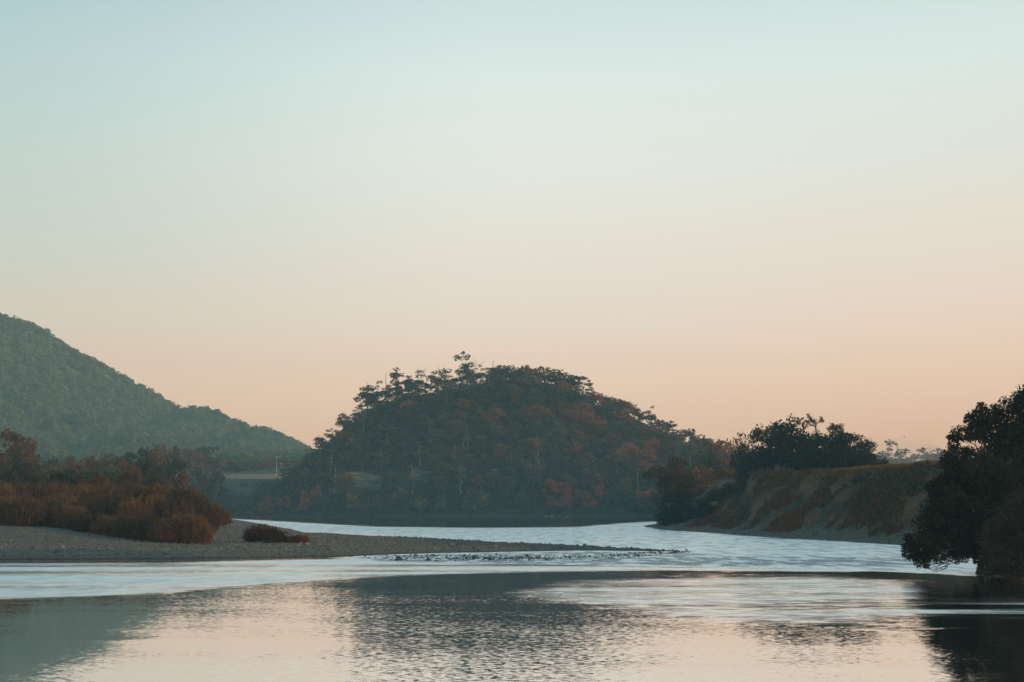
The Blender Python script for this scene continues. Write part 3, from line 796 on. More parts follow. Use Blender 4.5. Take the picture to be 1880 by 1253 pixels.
# brown willow shrubs on the gravel bar
envF = [(-60, 880), (60, 884), (200, 886), (290, 882), (345, 890), (372, 904), (392, 926), (408, 948), (422, 968)]
G_W = 'brown willow shrubs on the gravel bar'
for (Y, step, dy, wpx, lab) in [(238, 30, 0, 56, 'at the back of the thicket'), (204, 34, 8, 66, 'in the middle of the thicket'), (184, 38, 24, 70, 'at the front of the thicket')]:
    px = -30
    while px < (404 if Y > 230 else 372 if Y > 200 else 330):
        side = 'by the picture edge' if px < 60 else 'near the red tuft' if px < 150 else 'above the driftwood' if px < 260 else 'at the river end'
        x, _, _ = at(px, 900, Y)
        place_px(P_bush[rv.randint(5)], px + rv.uniform(-6, 6), env(px, envF) + dy + rv.uniform(-5, 7), Y + rv.uniform(-8, 8), wpx * rv.uniform(0.85, 1.2),
                 f'rust-brown twiggy shrub {lab}, {side}', 'shrub', G_W, name='willow_shrub', minh=1.2)
        px += step * rv.uniform(0.8, 1.15)
lows = [(170, 936, 176, 60), (205, 945, 174, 60), (240, 940, 172, 64), (275, 948, 170, 56), (305, 950, 169, 60), (335, 940, 170, 64), (362, 945, 169, 50), (392, 948, 245, 46), (130, 925, 178, 60), (90, 915, 180, 60), (50, 912, 182, 60), (10, 910, 183, 64), (406, 952, 255, 34), (378, 930, 240, 50)]
for k, (px, yt, Y, w) in enumerate(lows):
    side = 'by the picture edge' if px < 60 else 'near the red tuft' if px < 150 else 'above the driftwood' if px < 260 else 'at the river end'
    place_px(P_bush[k % 5], px, yt, Y, w, f'low dark-brown shrub spilling onto the gravel, {side}', 'shrub', G_W, name='willow_shrub', minh=0.8)
M['red_bush'] = leaf_mat('reddish_brown_bush_foliage', (0.045, 0.026, 0.020), (0.16, 0.075, 0.05), (0.20, 0.08, 0.05), 0.6, 0.1)
def small_bush(px, ybase, ytop, wpx, lab, seed):
    x, y = gp(px, ybase, 0.75)
    z = hz(x, y); x, y = gp(px, ybase, z)
    h = 1.15 * (ybase - ytop) * y / FPX; w = 1.3 * wpx * y / FPX
    (tv, tf), (cv, cf, ca) = make_tree(seed, 'shrub', 5000, 0.09, w, h)
    o = bpy.data.objects.new('small_bush', None); COL.objects.link(o); o.location = (x, y, hz(x, y) - 0.05)
    tag(o, lab, 'bush')
    rv2, rf2, ra2 = reeds(seed, w * 0.95, h, 1500)
    cf = np.concatenate([cf, rf2 + len(cv)]); cv = np.concatenate([cv, rv2]); ca = np.concatenate([ca, ra2])
    link('stems', mesh_np('stems', tv, tf, M['bark']), o); link('leaves', mesh_np('leaves', cv, cf, M['red_bush'], leaf=ca), o)
small_bush(484, 996, 966, 64, 'round reddish-brown bush alone on the open gravel bar', 301)
small_bush(546, 997, 983, 34, 'low sprawling tuft beside the round bush on the gravel', 302)
small_bush(34, 985, 975, 18, 'small red tuft on the gravel below the thicket', 303)
small_bush(518, 996, 982, 22, 'small tuft touching the round bush on the gravel', 304)

# ------------------------------------------------------------------ trees on the high right bank
P_dfill = [proto('grove_shrub', 280 + i, 'shrub', 2600, 0.25, 7, 5, 'dark_leaf', 'dark_bark') for i in range(2)]
bt = [
 (1362, 812, 285, 34, 1, 'ragged small dark tree at the outer end of the bank-top grove'), (1392, 780, 280, 66, 0, 'broad dark tree beginning the bank-top grove'),
 (1425, 776, 284, 58, 2, 'dark tree with a knobbly top in the bank-top grove'), (1458, 765, 278, 66, 3, 'airy domed tree, highest of the bank-top grove'),
 (1440, 800, 276, 70, 1, 'dense dark tree filling the grove under the domed tree'), (1484, 792, 280, 76, 0, 'dense dark tree beneath the umbrella-shaped one'),
 (1530, 777, 282, 40, 2, 'dark tree with two small round tops'), (1518, 796, 276, 74, 3, 'dense dark tree in the middle of the bank-top grove'),
 (1552, 794, 275, 70, 1, 'dark rounded tree sloping down the grove end'), (1576, 802, 276, 56, 0, 'dark tree on the downstream shoulder of the grove'),
 (1590, 822, 274, 44, 2, 'last low dark tree of the bank-top grove'), (1400, 818, 272, 60, 3, 'low dark tree in front of the grove beginning'),
 (1474, 826, 268, 50, 1, 'low dark tree in front of the domed tree'),
]
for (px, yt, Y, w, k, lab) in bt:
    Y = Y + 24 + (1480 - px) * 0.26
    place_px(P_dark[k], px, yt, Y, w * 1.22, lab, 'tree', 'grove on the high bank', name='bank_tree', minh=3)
for k, (px, yt) in enumerate([(1372, 832), (1390, 838), (1410, 830), (1432, 826), (1452, 832), (1476, 828), (1498, 822), (1520, 830), (1542, 824), (1562, 830), (1584, 834), (1604, 842)]):
    place_px(P_dfill[k % 2], px, yt, 303 + (1480 - px) * 0.26 + (k % 3) * 2, 46, f"dense dark bush under the bank-top grove, {['at its outer end', 'below the domed tree', 'below the umbrella tree', 'at its downstream shoulder'][k // 3]}", 'bush', 'bushes under the bank-top grove', name='grove_shrub', minh=3)
bare_tree(12, 1497, 760, 303, 'umbrella-shaped nearly bare tree rising over the grove', 5, 0.020, 0.85, 'dark_bark', lw=1.8, start=0.74, tips=900)
bare_tree(13, 1588, 796, 300, 'fine leafless treetop behind the grove end', 5, 0.008, 0.7)
hb = [
 (1265, 788, 640, 26, P_gum[2], 'small round-headed tree at the low end of the hill skyline'), (1300, 803, 610, 34, P_round[0], 'tree behind the lone bank tree skyline gap'),
 (1326, 806, 600, 38, P_round[1], 'dull green tree beside the pale leafless one'), (1285, 822, 560, 44, P_round[2], 'tree between the hill and the bank-top grove'),
 (1350, 830, 520, 46, P_round[3], 'tree just behind the outer end of the grove'), (1318, 842, 480, 46, P_rust[0], 'brownish tree in the hollow behind the bank'),
 (1360, 850, 430, 44, P_rust[1], 'brown tree showing under the outer end of the grove'), (1290, 858, 450, 44, P_round[4], 'green tree in the hollow behind the lone bank tree'),
 (1330, 870, 400, 40, P_rust[2], 'rusty tree low in the hollow behind the bank'), (1272, 876, 430, 36, P_rust[0], 'rusty tree tucked behind the lone bank tree'),
 (1610, 834, 480, 40, P_round[1], 'hazy tree beyond the end of the grove'), (1634, 822, 500, 34, P_gum[1], 'hazy airy tree beyond the bank'),
 (1655, 808, 500, 44, P_gum[3], 'tallest hazy pointed tree beyond the bank'), (1684, 822, 500, 34, P_gum[2], 'hazy tree beside the tallest pointed one'),
 (1706, 830, 480, 36, P_round[2], 'hazy round tree beyond the bank lip'), (1732, 824, 470, 44, P_round[0], 'hazy tree beside the big waterside trees'),
 (1620, 842, 470, 36, P_round[3], 'low hazy tree beyond the grove end'), (1665, 840, 480, 44, P_round[4], 'low hazy tree under the tallest pointed one'),
]
for (px, yt, Y, w, pr, lab) in hb:
    place_px(pr, px, yt, Y, w * 1.5, lab, 'tree', 'trees beyond the high bank', name='distant_tree', minh=4)
bare_tree(15, 1716, 812, 470, 'fine leafless tree beyond the bank lip', 4, 0.008)
P_pshrub = proto('pale_shrub', 260, 'shrub', 900, 0.16, 5, 4, 'pale_leaf', 'pale_bark', 0.6)
for (px, yt, Y, w, lab) in [(1428, 846, 304, 32, 'pale reedy shrub on the bank lip before the grove'), (1450, 843, 298, 28, 'pale twiggy shrub, taller of those on the bank lip'), (1408, 854, 308, 28, 'pale small shrub at the bank lip end'),
                            (1388, 860, 314, 32, 'grey-green shrub where the bank lip slopes down')]:
    place_px(P_pshrub, px, yt, Y, w, lab, 'shrub', 'pale shrubs on the bank lip', name='lip_shrub', minh=1)

# lone tree at the tip of the bank
(tv, tf), (cv, cf, ca) = make_tree(404, 'round', 9000, 0.24, 11.5, 15.5)
lx, ly, lz = at(1236, 840, 342)
lt = bpy.data.objects.new('lone_tree', None); COL.objects.link(lt)
lt.location = (lx, ly, hz(lx, ly) - 0.1); k = (lz - hz(lx, ly)) / np.percentile(cv[:, 2], 99.7); lt.scale = (1, 1, k)
tag(lt, 'lone spreading tree with a brownish top at the tip of the high bank', 'tree')
link('trunk', mesh_np('trunk', tv, tf, M['bark'], smooth=True), lt); link('crown', mesh_np('crown', cv, cf, M['lone_leaf'], leaf=ca), lt)
P_dshrub = [proto('dark_shrub', 270 + i, 'shrub', 2600, 0.17, 6, 5, 'dark_leaf', 'dark_bark') for i in range(2)]
for (px, yt, Y, w, lab) in [(1226, 905, 340, 44, 'dark shrub hiding the foot of the lone tree'), (1252, 918, 336, 44, 'dark shrub on the slope beside the lone tree'), (1222, 935, 334, 26, 'low dark shrub at the very tip of the bank'),
                            (1290, 912, 322, 50, 'dark shrub on the bank slope, second from the lone tree'), (1325, 895, 316, 56, 'dark shrub where the bank slope steepens'), (1355, 882, 308, 50, 'dark shrub at the start of the bank lip'),
                            (1305, 928, 312, 46, 'low dark shrub on the bare lower slope')]:
    place_px(P_dshrub[rv.randint(2)], px, yt, Y, w, lab, 'shrub', 'dark shrubs around the bank tip', name='dark_shrub', minh=1)

# ------------------------------------------------------------------ big waterside trees at the right
def near_tree(name, x, y, clusters, n, leaf, label, limbs, seed, mat='near_leaf', bark='dark_bark', up=0.3):
    rng = np.random.RandomState(seed)
    z = hz(x, y)
    o = bpy.data.objects.new(name, None); COL.objects.link(o); o.location = (x, y, z - 0.1)
    tag(o, label, 'tree')
    c = []
    for (px, py, Y, rpx) in clusters:
        X, _, Z = at(px, py, Y); r = rpx * Y / FPX
        c.append((X - x, Y - y, Z - z, r, r * 0.8))
        for _ in range(7):
            a = rng.normal(size=3); a /= np.linalg.norm(a); q = r * rng.uniform(0.22, 0.42)
            c.append((X - x + a[0] * r * 0.95, Y - y + a[1] * r * 0.95, Z - z + a[2] * r * 0.8, q, q * 0.75))
    p, d = blob_points(rng, c, n)
    p = p[p[:, 2] > 0.05]; d = d[:len(p)]
    V, F = leaf_quads(rng, p, d * 0.6, leaf, 0.5, up)
    cr = 0.5 * rng.rand(len(F)) + 0.5 * (0.5 + 0.5 * np.sin(p[:, 0] * 2.3 + 2 * np.sin(p[:, 2] * 2.7)))
    tubes = []; twigs = []
    for (pts, r0, r1) in limbs:
        P3 = [np.array(at(a, b, Y)) - np.array([x, y, z]) for (a, b, Y) in pts]
        P3 = [P3[0] * 0 + [0, 0, -0.4]] + P3 if r0 > 0.09 else P3
        tubes.append(tube(P3, np.linspace(r0, r1, len(P3)), 7))
    for cc in c[::2]:
        a = np.array(cc[:3]); b0 = a * 0.55 + np.array([0, 0, 0.2])
        t, _ = limb(rng, b0, a, 0.035, 0.012, 0.15, 6, 4); tubes.append(t)
    link('trunk', mesh_np('trunk', *join(tubes), M[bark], smooth=True), o)
    link('crown', mesh_np('crown', V, F, M[mat], leaf=cr), o)
    return o
x0, y0 = gp(1800, 1056)
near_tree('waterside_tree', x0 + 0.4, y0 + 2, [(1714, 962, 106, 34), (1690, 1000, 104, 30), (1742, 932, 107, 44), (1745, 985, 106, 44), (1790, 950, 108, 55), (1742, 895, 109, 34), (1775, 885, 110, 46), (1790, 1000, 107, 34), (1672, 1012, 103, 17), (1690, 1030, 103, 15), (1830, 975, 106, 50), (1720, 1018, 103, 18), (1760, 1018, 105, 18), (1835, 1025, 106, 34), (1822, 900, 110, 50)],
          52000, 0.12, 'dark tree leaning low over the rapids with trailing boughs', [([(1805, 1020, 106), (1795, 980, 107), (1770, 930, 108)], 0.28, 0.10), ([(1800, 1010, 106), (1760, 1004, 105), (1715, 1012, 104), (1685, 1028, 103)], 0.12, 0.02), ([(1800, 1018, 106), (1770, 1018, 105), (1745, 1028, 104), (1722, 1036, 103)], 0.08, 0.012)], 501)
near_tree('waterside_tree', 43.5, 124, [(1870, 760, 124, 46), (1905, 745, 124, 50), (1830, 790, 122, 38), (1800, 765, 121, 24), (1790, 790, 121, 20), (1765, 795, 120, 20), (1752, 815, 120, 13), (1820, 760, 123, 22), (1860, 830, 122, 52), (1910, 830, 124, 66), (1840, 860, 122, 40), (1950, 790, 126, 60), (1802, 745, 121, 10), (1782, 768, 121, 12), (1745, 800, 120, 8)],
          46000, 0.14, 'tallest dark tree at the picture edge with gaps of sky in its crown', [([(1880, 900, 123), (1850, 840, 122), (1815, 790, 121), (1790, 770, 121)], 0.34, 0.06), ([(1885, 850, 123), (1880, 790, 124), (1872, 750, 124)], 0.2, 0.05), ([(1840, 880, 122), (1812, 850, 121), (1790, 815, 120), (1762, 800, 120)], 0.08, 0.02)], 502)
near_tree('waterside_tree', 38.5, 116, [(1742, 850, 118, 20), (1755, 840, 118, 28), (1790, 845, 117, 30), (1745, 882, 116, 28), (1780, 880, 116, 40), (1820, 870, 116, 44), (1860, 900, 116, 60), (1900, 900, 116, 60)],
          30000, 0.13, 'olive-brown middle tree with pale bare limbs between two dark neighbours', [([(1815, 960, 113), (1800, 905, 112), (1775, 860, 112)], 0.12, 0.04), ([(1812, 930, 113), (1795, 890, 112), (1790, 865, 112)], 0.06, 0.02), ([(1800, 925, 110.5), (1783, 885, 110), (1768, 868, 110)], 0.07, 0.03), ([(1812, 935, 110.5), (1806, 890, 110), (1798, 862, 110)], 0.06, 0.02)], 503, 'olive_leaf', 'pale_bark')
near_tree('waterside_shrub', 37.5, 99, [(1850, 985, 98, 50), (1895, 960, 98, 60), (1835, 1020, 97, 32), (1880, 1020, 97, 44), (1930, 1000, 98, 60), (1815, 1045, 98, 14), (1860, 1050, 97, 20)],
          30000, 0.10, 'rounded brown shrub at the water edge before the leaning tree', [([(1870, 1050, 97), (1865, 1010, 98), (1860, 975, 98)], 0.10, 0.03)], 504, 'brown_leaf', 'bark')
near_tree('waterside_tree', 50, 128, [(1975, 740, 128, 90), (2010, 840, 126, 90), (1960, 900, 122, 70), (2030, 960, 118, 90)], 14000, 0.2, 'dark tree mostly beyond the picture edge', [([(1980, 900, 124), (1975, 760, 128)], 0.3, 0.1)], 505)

# ------------------------------------------------------------------ grass, scrub and stones on the right bank
def tufts(name, X, Y, Z, h, w, mat, seed, label, cat, lean=0.25):
    rng = np.random.RandomState(seed); n = len(X)
    a = rng.uniform(0, PI, n); hh = h * rng.uniform(0.5, 1.4, n)
    c = np.stack([X, Y, Z], -1); t = np.stack([np.cos(a), np.sin(a), 0 * a], -1) * (w * rng.uniform(0.6, 1.4, (n, 1)))
    top = np.stack([rng.normal(size=n) * lean * hh, rng.normal(size=n) * lean * hh, hh], -1)
    V = np.stack([c - t, c + t, c + top + t * 0.35, c + top - t * 0.35], 1).reshape(-1, 3)
    return tag(link(name, mesh_np(name, V, np.arange(4 * n).reshape(-1, 4), M[mat], leaf=rng.rand(n))), label, cat, kind='stuff')
M['gold_grass'] = leaf_mat('dry_golden_grass', (0.14, 0.085, 0.035), (0.36, 0.20, 0.075), (0.34, 0.13, 0.04), 0.6, 0.1)
M['bank_scrub'] = leaf_mat('bank_scrub_foliage', (0.028, 0.040, 0.028), (0.085, 0.082, 0.050), (0.19, 0.075, 0.03), 0.50, 0.09)
rg = np.random.RandomState(41); N = 260000
bx = rg.uniform(24, 125, N); by = rg.uniform(120, 350, N)
bh, _, bdr, _ = height(bx, by)
lip = (bdr > 19.5) & (bdr < 31) & (bh > 5)
tufts('lip_grass', bx[lip], by[lip], bh[lip] - 0.1, 0.45, 0.10, 'gold_grass', 1, 'golden dry grass along the lip of the high bank', 'grass')
cl = fbm(bx - 0.5 * by, by * 0.6, 6, 3, 95)
fc = (bdr > 3.5 + 4 * rg.rand(N)) & (bdr < 21) & (cl > 0.12 - 0.2 * ss(bdr, 4, 9)) & (bh > 0.4)
tufts('bank_scrub', bx[fc], by[fc], bh[fc] - 0.1, 0.55, 0.13, 'bank_scrub', 2, 'matted scrub and dry grass hanging on the eroded bank face', 'scrub', 0.5)
# upper-slope bushes hanging under the lip
fb = (bdr > 12) & (bdr < 20) & (fbm(bx, by, 5, 4, 97) > 0.10) & (bh > 4) & (rg.rand(N) < 0.6)
tufts('hanging_scrub', bx[fb], by[fb], bh[fb] - 0.1, 0.45, 0.16, 'hill_leaf', 3, 'darker scrub clumps below the bank lip', 'scrub', 0.6)

def stones(name, X, Y, Z, size, seed, mat, label):
    rng = np.random.RandomState(seed); n = len(X)
    base = np.array([(1, 0, 0), (0.4, 0.9, 0), (-0.6, 0.8, 0), (-1, -0.1, 0), (-0.3, -0.9, 0), (0.6, -0.8, 0), (0.3, 0.2, 0.7), (-0.3, -0.1, 0.65), (0, 0, -0.5)], float)
    F0 = [(0, 1, 6), (1, 2, 6), (2, 7, 6), (2, 3, 7), (3, 4, 7), (4, 5, 7), (5, 6, 7), (5, 0, 6), (1, 0, 8), (2, 1, 8), (3, 2, 8), (4, 3, 8), (5, 4, 8), (0, 5, 8)]
    s = size * rng.lognormal(0, 0.45, (n, 1, 1))
    a = rng.uniform(0, 2 * PI, n)
    b = base[None] * rng.uniform(0.7, 1.25, (n, 9, 3)) * s
    x = b[..., 0] * np.cos(a)[:, None] - b[..., 1] * np.sin(a)[:, None]; y = b[..., 0] * np.sin(a)[:, None] + b[..., 1] * np.cos(a)[:, None]
    V = np.stack([x, y, b[..., 2]], -1) + np.stack([X, Y, Z], -1)[:, None]
    F = (np.arange(n)[:, None, None] * 9 + np.array(F0)[None]).reshape(-1, 3)
    return link(name, mesh_np(name, V.reshape(-1, 3), F, mat, leaf=np.repeat(rng.rand(n), 14)))
def stone_mat(name, a, b):
    m, n, l, out = new_mat(name)
    at_ = n.new('ShaderNodeAttribute'); at_.attribute_name = 'leaf'
    geo = n.new('ShaderNodeNewGeometry'); ns = noise_n(n, l, geo.outputs['Position'], 3, 3)
    c = mix_n(n, l, at_.outputs['Fac'], a, b)
    c = mix_n(n, l, 0.5, c, ns.outputs['Fac'], 'MULTIPLY')
    p = n.new('ShaderNodeBsdfPrincipled'); p.inputs['Roughness'].default_value = 0.8
    l.new(c, p.inputs['Base Color']); l.new(p.outputs[0], out.inputs['Surface']); return m
M['stone'] = stone_mat('river_stone', (0.06, 0.065, 0.06), (0.26, 0.25, 0.21))
M['wet_stone'] = stone_mat('wet_river_stone', (0.03, 0.042, 0.045), (0.12, 0.13, 0.125))
rg = np.random.RandomState(43); N = 260000
sx_ = rg.uniform(-75, 70, N); sy_ = rg.uniform(120, 300, N)
sh, sdl, _, _ = height(sx_, sy_)
dry = (sdl > 0.5) & (sh > 0.05) & (sh < 1.6) & (rg.rand(N) < 0.2)
tag(stones('gravel', sx_[dry], sy_[dry], sh[dry] + 0.01, 0.09, 1, M['stone'], ''), 'rounded grey gravel scattered over the bar', 'gravel', kind='stuff')
spx, spy = proj(sx_, sy_, 0)
edge_ = sdf(spx, spy * 4, [(a, b * 4) for a, b in [(640, 1022), (760, 1018), (900, 1018), (1060, 1019), (1262, 1010), (1275, 1015), (1180, 1024), (1100, 1030), (900, 1031), (720, 1030)]])
shal = (edge_ > 0) & (sh < 0.12) & (rg.rand(N) < 0.25 + 0.7 * ss(vnoise(sx_, sy_ * 3, 7, 3), 0, 0.5)) & (rg.rand(N) < ss(edge_, -4, 16) * 0.6)
tag(stones('shallow_stones', sx_[shal], sy_[shal], 0 * sh[shal] + 0.01, 0.08, 2, M['wet_stone'], ''), 'wet dark stones breaking the shallow rapids off the bar tip', 'stones', kind='stuff')
print('stones', dry.sum(), shal.sum())

rx_ = rg.uniform(20, 75, 160000); ry_ = rg.uniform(120, 350, 160000)
rh, _, rdr, _ = height(rx_, ry_)
bk = (rdr > 0.3) & (rdr < 9) & (rh < 2.6) & (rg.rand(160000) < 0.22)
tag(stones('bank_gravel', rx_[bk], ry_[bk], rh[bk], 0.10, 5, M['stone'], ''), 'grey gravel strewn along the foot of the high bank', 'gravel', kind='stuff')
# boulders at the foot of the hill
rb = np.random.RandomState(3)
for k, (px, lab) in enumerate([(868, 'pale boulder at the foot of the hill, below the highest gum'), (1002, 'pale boulder at the hill foot, middle of the far shore'), (1012, 'smaller boulder touching the middle far-shore one'), (1040, 'low boulder at the hill foot below the rusty shoulder'), (958, 'dull boulder at the far waterline under the pale-leaved trees'), (1095, 'flat boulder at the far waterline towards the lone tree')]):
    x, y = gp(px, 949.5); y = SHORE - 3; x = (px - 940) / FPX * y
    o = stones('boulder', np.array([0.0]), np.array([0.0]), np.array([0.0]), rb.uniform(0.6, 1.1), 50 + k, M['stone'], '')
    while hz(x, y) < -0.1 and y < SHORE + 12: y += 0.5
    o.location = (x, y, 0.1); o.scale = (1.5, 1, 0.8); tag(o, lab, 'boulder', 'boulders at the foot of the hill')

# driftwood on the gravel
x, y = gp(262, 998, 0.75)
t1, _ = limb(np.random.RandomState(1), (-0.9, 0, 0.12), (0.9, 0.2, 0.22), 0.10, 0.05, 0.1)
t2, _ = limb(np.random.RandomState(2), (-0.2, 0, 0.15), (0.25, -0.2, 0.6), 0.05, 0.02, 0.1)
t3, _ = limb(np.random.RandomState(3), (-0.8, 0, 0.12), (-1.1, 0.1, 0.45), 0.05, 0.02, 0.1)
o = link('driftwood', mesh_np('driftwood', *join([t1, t2, t3]), M['dark_bark'])); o.location = (x, y, hz(x, y))
tag(o, 'dark forked piece of driftwood lying on the gravel', 'driftwood')

# ------------------------------------------------------------------ rock face on the hill
def rock_mat():
    m, n, l, out = new_mat('pale_weathered_rock')
    geo = n.new('ShaderNodeNewGeometry')
    mp = n.new('ShaderNodeMapping'); mp.inputs['Scale'].default_value = (0.15, 0.15, 1.2); l.new(geo.outputs['Position'], mp.inputs[0])
    ns = noise_n(n, l, mp.outputs[0], 1.0, 6, 0.65)
    c = ramp_n(n, l, ns.outputs['Fac'], [(0.40, (0.025, 0.028, 0.024)), (0.50, (0.09, 0.09, 0.072)), (0.66, (0.19, 0.18, 0.14))]).outputs[0]
    p = n.new('ShaderNodeBsdfPrincipled'); p.inputs['Roughness'].default_value = 0.95; l.new(c, p.inputs['Base Color'])
    b = n.new('ShaderNodeBump'); b.inputs['Strength'].default_value = 1; b.inputs['Distance'].default_value = 0.5; l.new(ns.outputs['Fac'], b.inputs['Height']); l.new(b.outputs[0], p.inputs['Normal'])
    l.new(p.outputs[0], out.inputs['Surface']); return m
M['rock'] = rock_mat()
def rock_face(px0, px1, Y, zb, zt, label, seed):
    X0 = (px0 - 940) / FPX * Y; X1 = (px1 - 940) / FPX * Y
    nu, nv = 90, 30
    U, Vv = np.meshgrid(np.linspace(0, 1, nu), np.linspace(0, 1, nv))
    X = X0 + (X1 - X0) * U
    topz = zt - (zt - zb) * (0.25 * ss(U, 0.55, 1.0) + 0.18 * ss(-U, -0.12, 0)) + 2.4 * fbm(X, X * 0, 6, 4, seed)
    botz = zb - 3
    Z = botz + (topz - botz) * Vv
    ledge = np.floor(Z / 1.7 + 0.6 * fbm(X, Z, 9, 2, seed + 1)) * 0.55
    Yv = Y + ledge + 1.8 * fbm(X, Z * 1.5, 5, 4, seed + 2) + 3.5 * Vv
    # front sheet then a back sheet buried in the slope
    n1 = nu * nv
    front = np.stack([X, Yv, Z], -1).reshape(-1, 3); back = np.stack([X, Yv * 0 + Y + 14, Z - 2], -1).reshape(-1, 3)
    ii = np.arange(n1).reshape(nv, nu)
    q = np.stack([ii[:-1, :-1], ii[:-1, 1:], ii[1:, 1:], ii[1:, :-1]], -1).reshape(-1, 4)
    cap = np.stack([ii[-1, :-1], ii[-1, 1:], ii[-1, 1:] + n1, ii[-1, :-1] + n1], -1)
    l_ = np.stack([ii[:-1, 0], ii[1:, 0], ii[1:, 0] + n1, ii[:-1, 0] + n1], -1); r_ = np.stack([ii[1:, -1], ii[:-1, -1], ii[:-1, -1] + n1, ii[1:, -1] + n1], -1)
    F = np.concatenate([q, q[:, ::-1] + n1, cap, l_, r_])
    tag(link('rock_face', mesh_np('rock_face', np.concatenate([front, back]), F, M['rock'])), label, 'rock face')
Yc = SHORE + 14
rock_face(604, 700, Yc, at(0, 905, Yc)[2], at(0, 863, Yc)[2], 'pale ledged rock face low on the wooded hill', 3)
rock_face(752, 792, Yc + 3, at(0, 893, Yc)[2], at(0, 861, Yc)[2], 'smaller pale outcrop beside the ledged rock face', 8)

# ------------------------------------------------------------------ utility poles and shed in the valley
def paint_mat(name, c):
    m, n, l, out = new_mat(name); geo = n.new('ShaderNodeNewGeometry'); ns = noise_n(n, l, geo.outputs['Position'], 4, 3)
    col = mix_n(n, l, ns.outputs['Fac'], tuple(v * 0.75 for v in c), c)
    p = n.new('ShaderNodeBsdfPrincipled'); p.inputs['Roughness'].default_value = 0.7; l.new(col, p.inputs['Base Color']); l.new(p.outputs[0], out.inputs['Surface']); return m
M['pole'] = paint_mat('pale_concrete', (0.50, 0.50, 0.47)); M['white'] = paint_mat('white_wall', (0.75, 0.77, 0.78)); M['roof'] = paint_mat('grey_roof', (0.30, 0.32, 0.33))
def boxm(cx_, cy_, cz_, sx, sy, sz):
    v = np.array([(a, b, c) for a in (-1, 1) for b in (-1, 1) for c in (-1, 1)], float) * [sx / 2, sy / 2, sz / 2] + [cx_, cy_, cz_]
    return v, np.array([(0, 1, 3, 2), (4, 6, 7, 5), (0, 4, 5, 1), (2, 3, 7, 6), (0, 2, 6, 4), (1, 5, 7, 3)])
for (px, yt, Y, lab) in [(508, 838, 930, 'pale utility pole with a wide crossarm beyond the river bend'), (516, 850, 990, 'fainter utility pole behind the taller one')]:
    x, _, zt = at(px, yt, Y); z = hz(x, Y); h = zt - z
    o = bpy.data.objects.new('utility_pole', None); COL.objects.link(o); o.location = (x, Y, z); tag(o, lab, 'utility pole', 'utility poles in the valley')
    link('shaft', mesh_np('shaft', *tube([(0, 0, -0.5), (0, 0, h)], [0.22, 0.15], 8), M['pole'], smooth=True), o)
    link('crossarm', mesh_np('crossarm', *boxm(0, -0.35, h - 0.7, 3.4, 0.2, 0.22), M['pole']), o)
    for s in (-1.5, 0.0, 1.5):
        link('insulator', mesh_np('insulator', *tube([(s, -0.35, h - 0.55), (s, -0.35, h - 0.1)], [0.12, 0.07], 6), M['pole'], smooth=True), o)
x, _, zt = at(325, 875, 720); z = hz(x, 720)
z = hz(x, 720)
o = bpy.data.objects.new('shed', None); COL.objects.link(o); o.location = (x, 720, z); o.rotation_euler = (0, 0, 0.3); tag(o, 'small white shed half hidden among the valley trees', 'shed')
hw = zt - z
link('wall', mesh_np('wall', *boxm(0, 0, hw / 2 - 1, 4.5, 4.0, hw - 1.0 + 1), M['white']), o)
rv_ = np.array([(-2.6, -2.4, hw - 1.2), (2.6, -2.4, hw - 1.2), (2.6, 2.4, hw - 1.2), (-2.6, 2.4, hw - 1.2), (-2.6, 0, hw + 0.2), (2.6, 0, hw + 0.2)])
link('roof', mesh_np('roof', rv_, np.array([(0, 1, 5), (0, 5, 4), (2, 3, 4), (2, 4, 5), (0, 4, 3), (1, 2, 5), (0, 3, 2), (0, 2, 1)]), M['roof']), o)

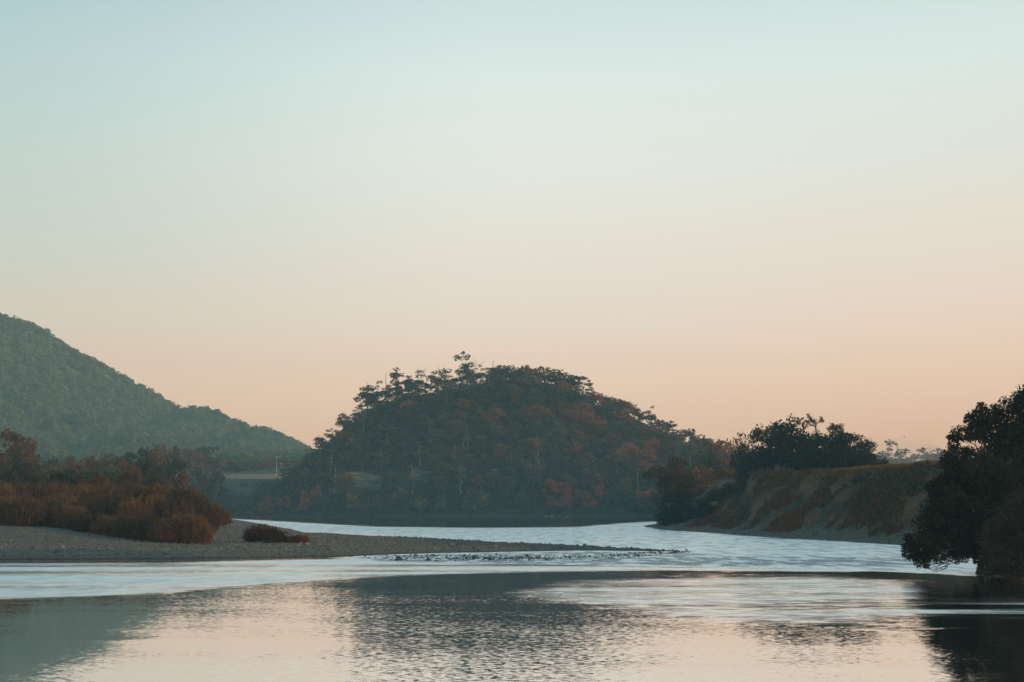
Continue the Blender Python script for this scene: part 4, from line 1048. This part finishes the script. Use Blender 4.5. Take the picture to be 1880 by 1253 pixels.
# ------------------------------------------------------------------ haze
hm, hn, hl, hout = new_mat('valley_haze')
pv = hn.new('ShaderNodeVolumePrincipled')
pv.inputs['Color'].default_value = (0.50, 0.86, 0.97, 1); pv.inputs['Density'].default_value = HAZE
pv.inputs['Anisotropy'].default_value = 0.0
hl.new(pv.outputs[0], hout.inputs['Volume'])
v, f = boxm(0, 1340, (HAZE_TOP - 3.5) / 2, 5800, 3300, HAZE_TOP + 3.5)
tag(link('haze', mesh_np('haze', v, f, hm)), 'thin blue evening haze filling the valley', 'haze', kind='stuff')

# thin smoke drifting in front of the trees beyond the bank
sm, sn, sl, sout = new_mat('thin_smoke')
pv2 = sn.new('ShaderNodeVolumePrincipled'); pv2.inputs['Color'].default_value = (0.80, 0.93, 0.97, 1); pv2.inputs['Density'].default_value = 0.016
sl.new(pv2.outputs[0], sout.inputs['Volume'])
SX, SY, SZ = at(1662, 852, 445)
U, Vv = np.meshgrid(np.linspace(0, 2 * PI, 40, endpoint=False), np.linspace(0.02, PI - 0.02, 20))
rr_ = 1 + 0.25 * np.sin(2 * U + 1) * np.sin(Vv) + 0.15 * np.sin(3 * U + 4 * Vv)
pts = np.stack([13 * np.cos(U) * np.sin(Vv) * rr_, 11 * np.sin(U) * np.sin(Vv) * rr_, 8.5 * np.cos(Vv) * (0.8 + 0.2 * rr_)], -1).reshape(-1, 3)
i2 = np.arange(800).reshape(20, 40); i2n = np.roll(i2, -1, axis=1)
F = np.stack([i2[:-1], i2n[:-1], i2n[1:], i2[1:]], -1).reshape(-1, 4)[:, ::-1]
Vs = np.concatenate([pts, [[0, 0, 8.5], [0, 0, -8.5]]])
caps = [(i2[0, k], i2[0, (k + 1) % 40], 800, 800) for k in range(40)]
me = bpy.data.meshes.new('smoke')
me.from_pydata([tuple(v) for v in Vs], [], [tuple(int(a) for a in f) for f in F] + [(int(i2[0, k]), 800, int(i2n[0, k])) for k in range(40)][::1] + [(int(i2[-1, k]), int(i2n[-1, k]), 801) for k in range(40)])
me.materials.append(sm)
o = link('smoke', me); o.location = (SX, SY, SZ); tag(o, 'thin pale smoke drifting before the trees beyond the bank', 'smoke', kind='stuff')
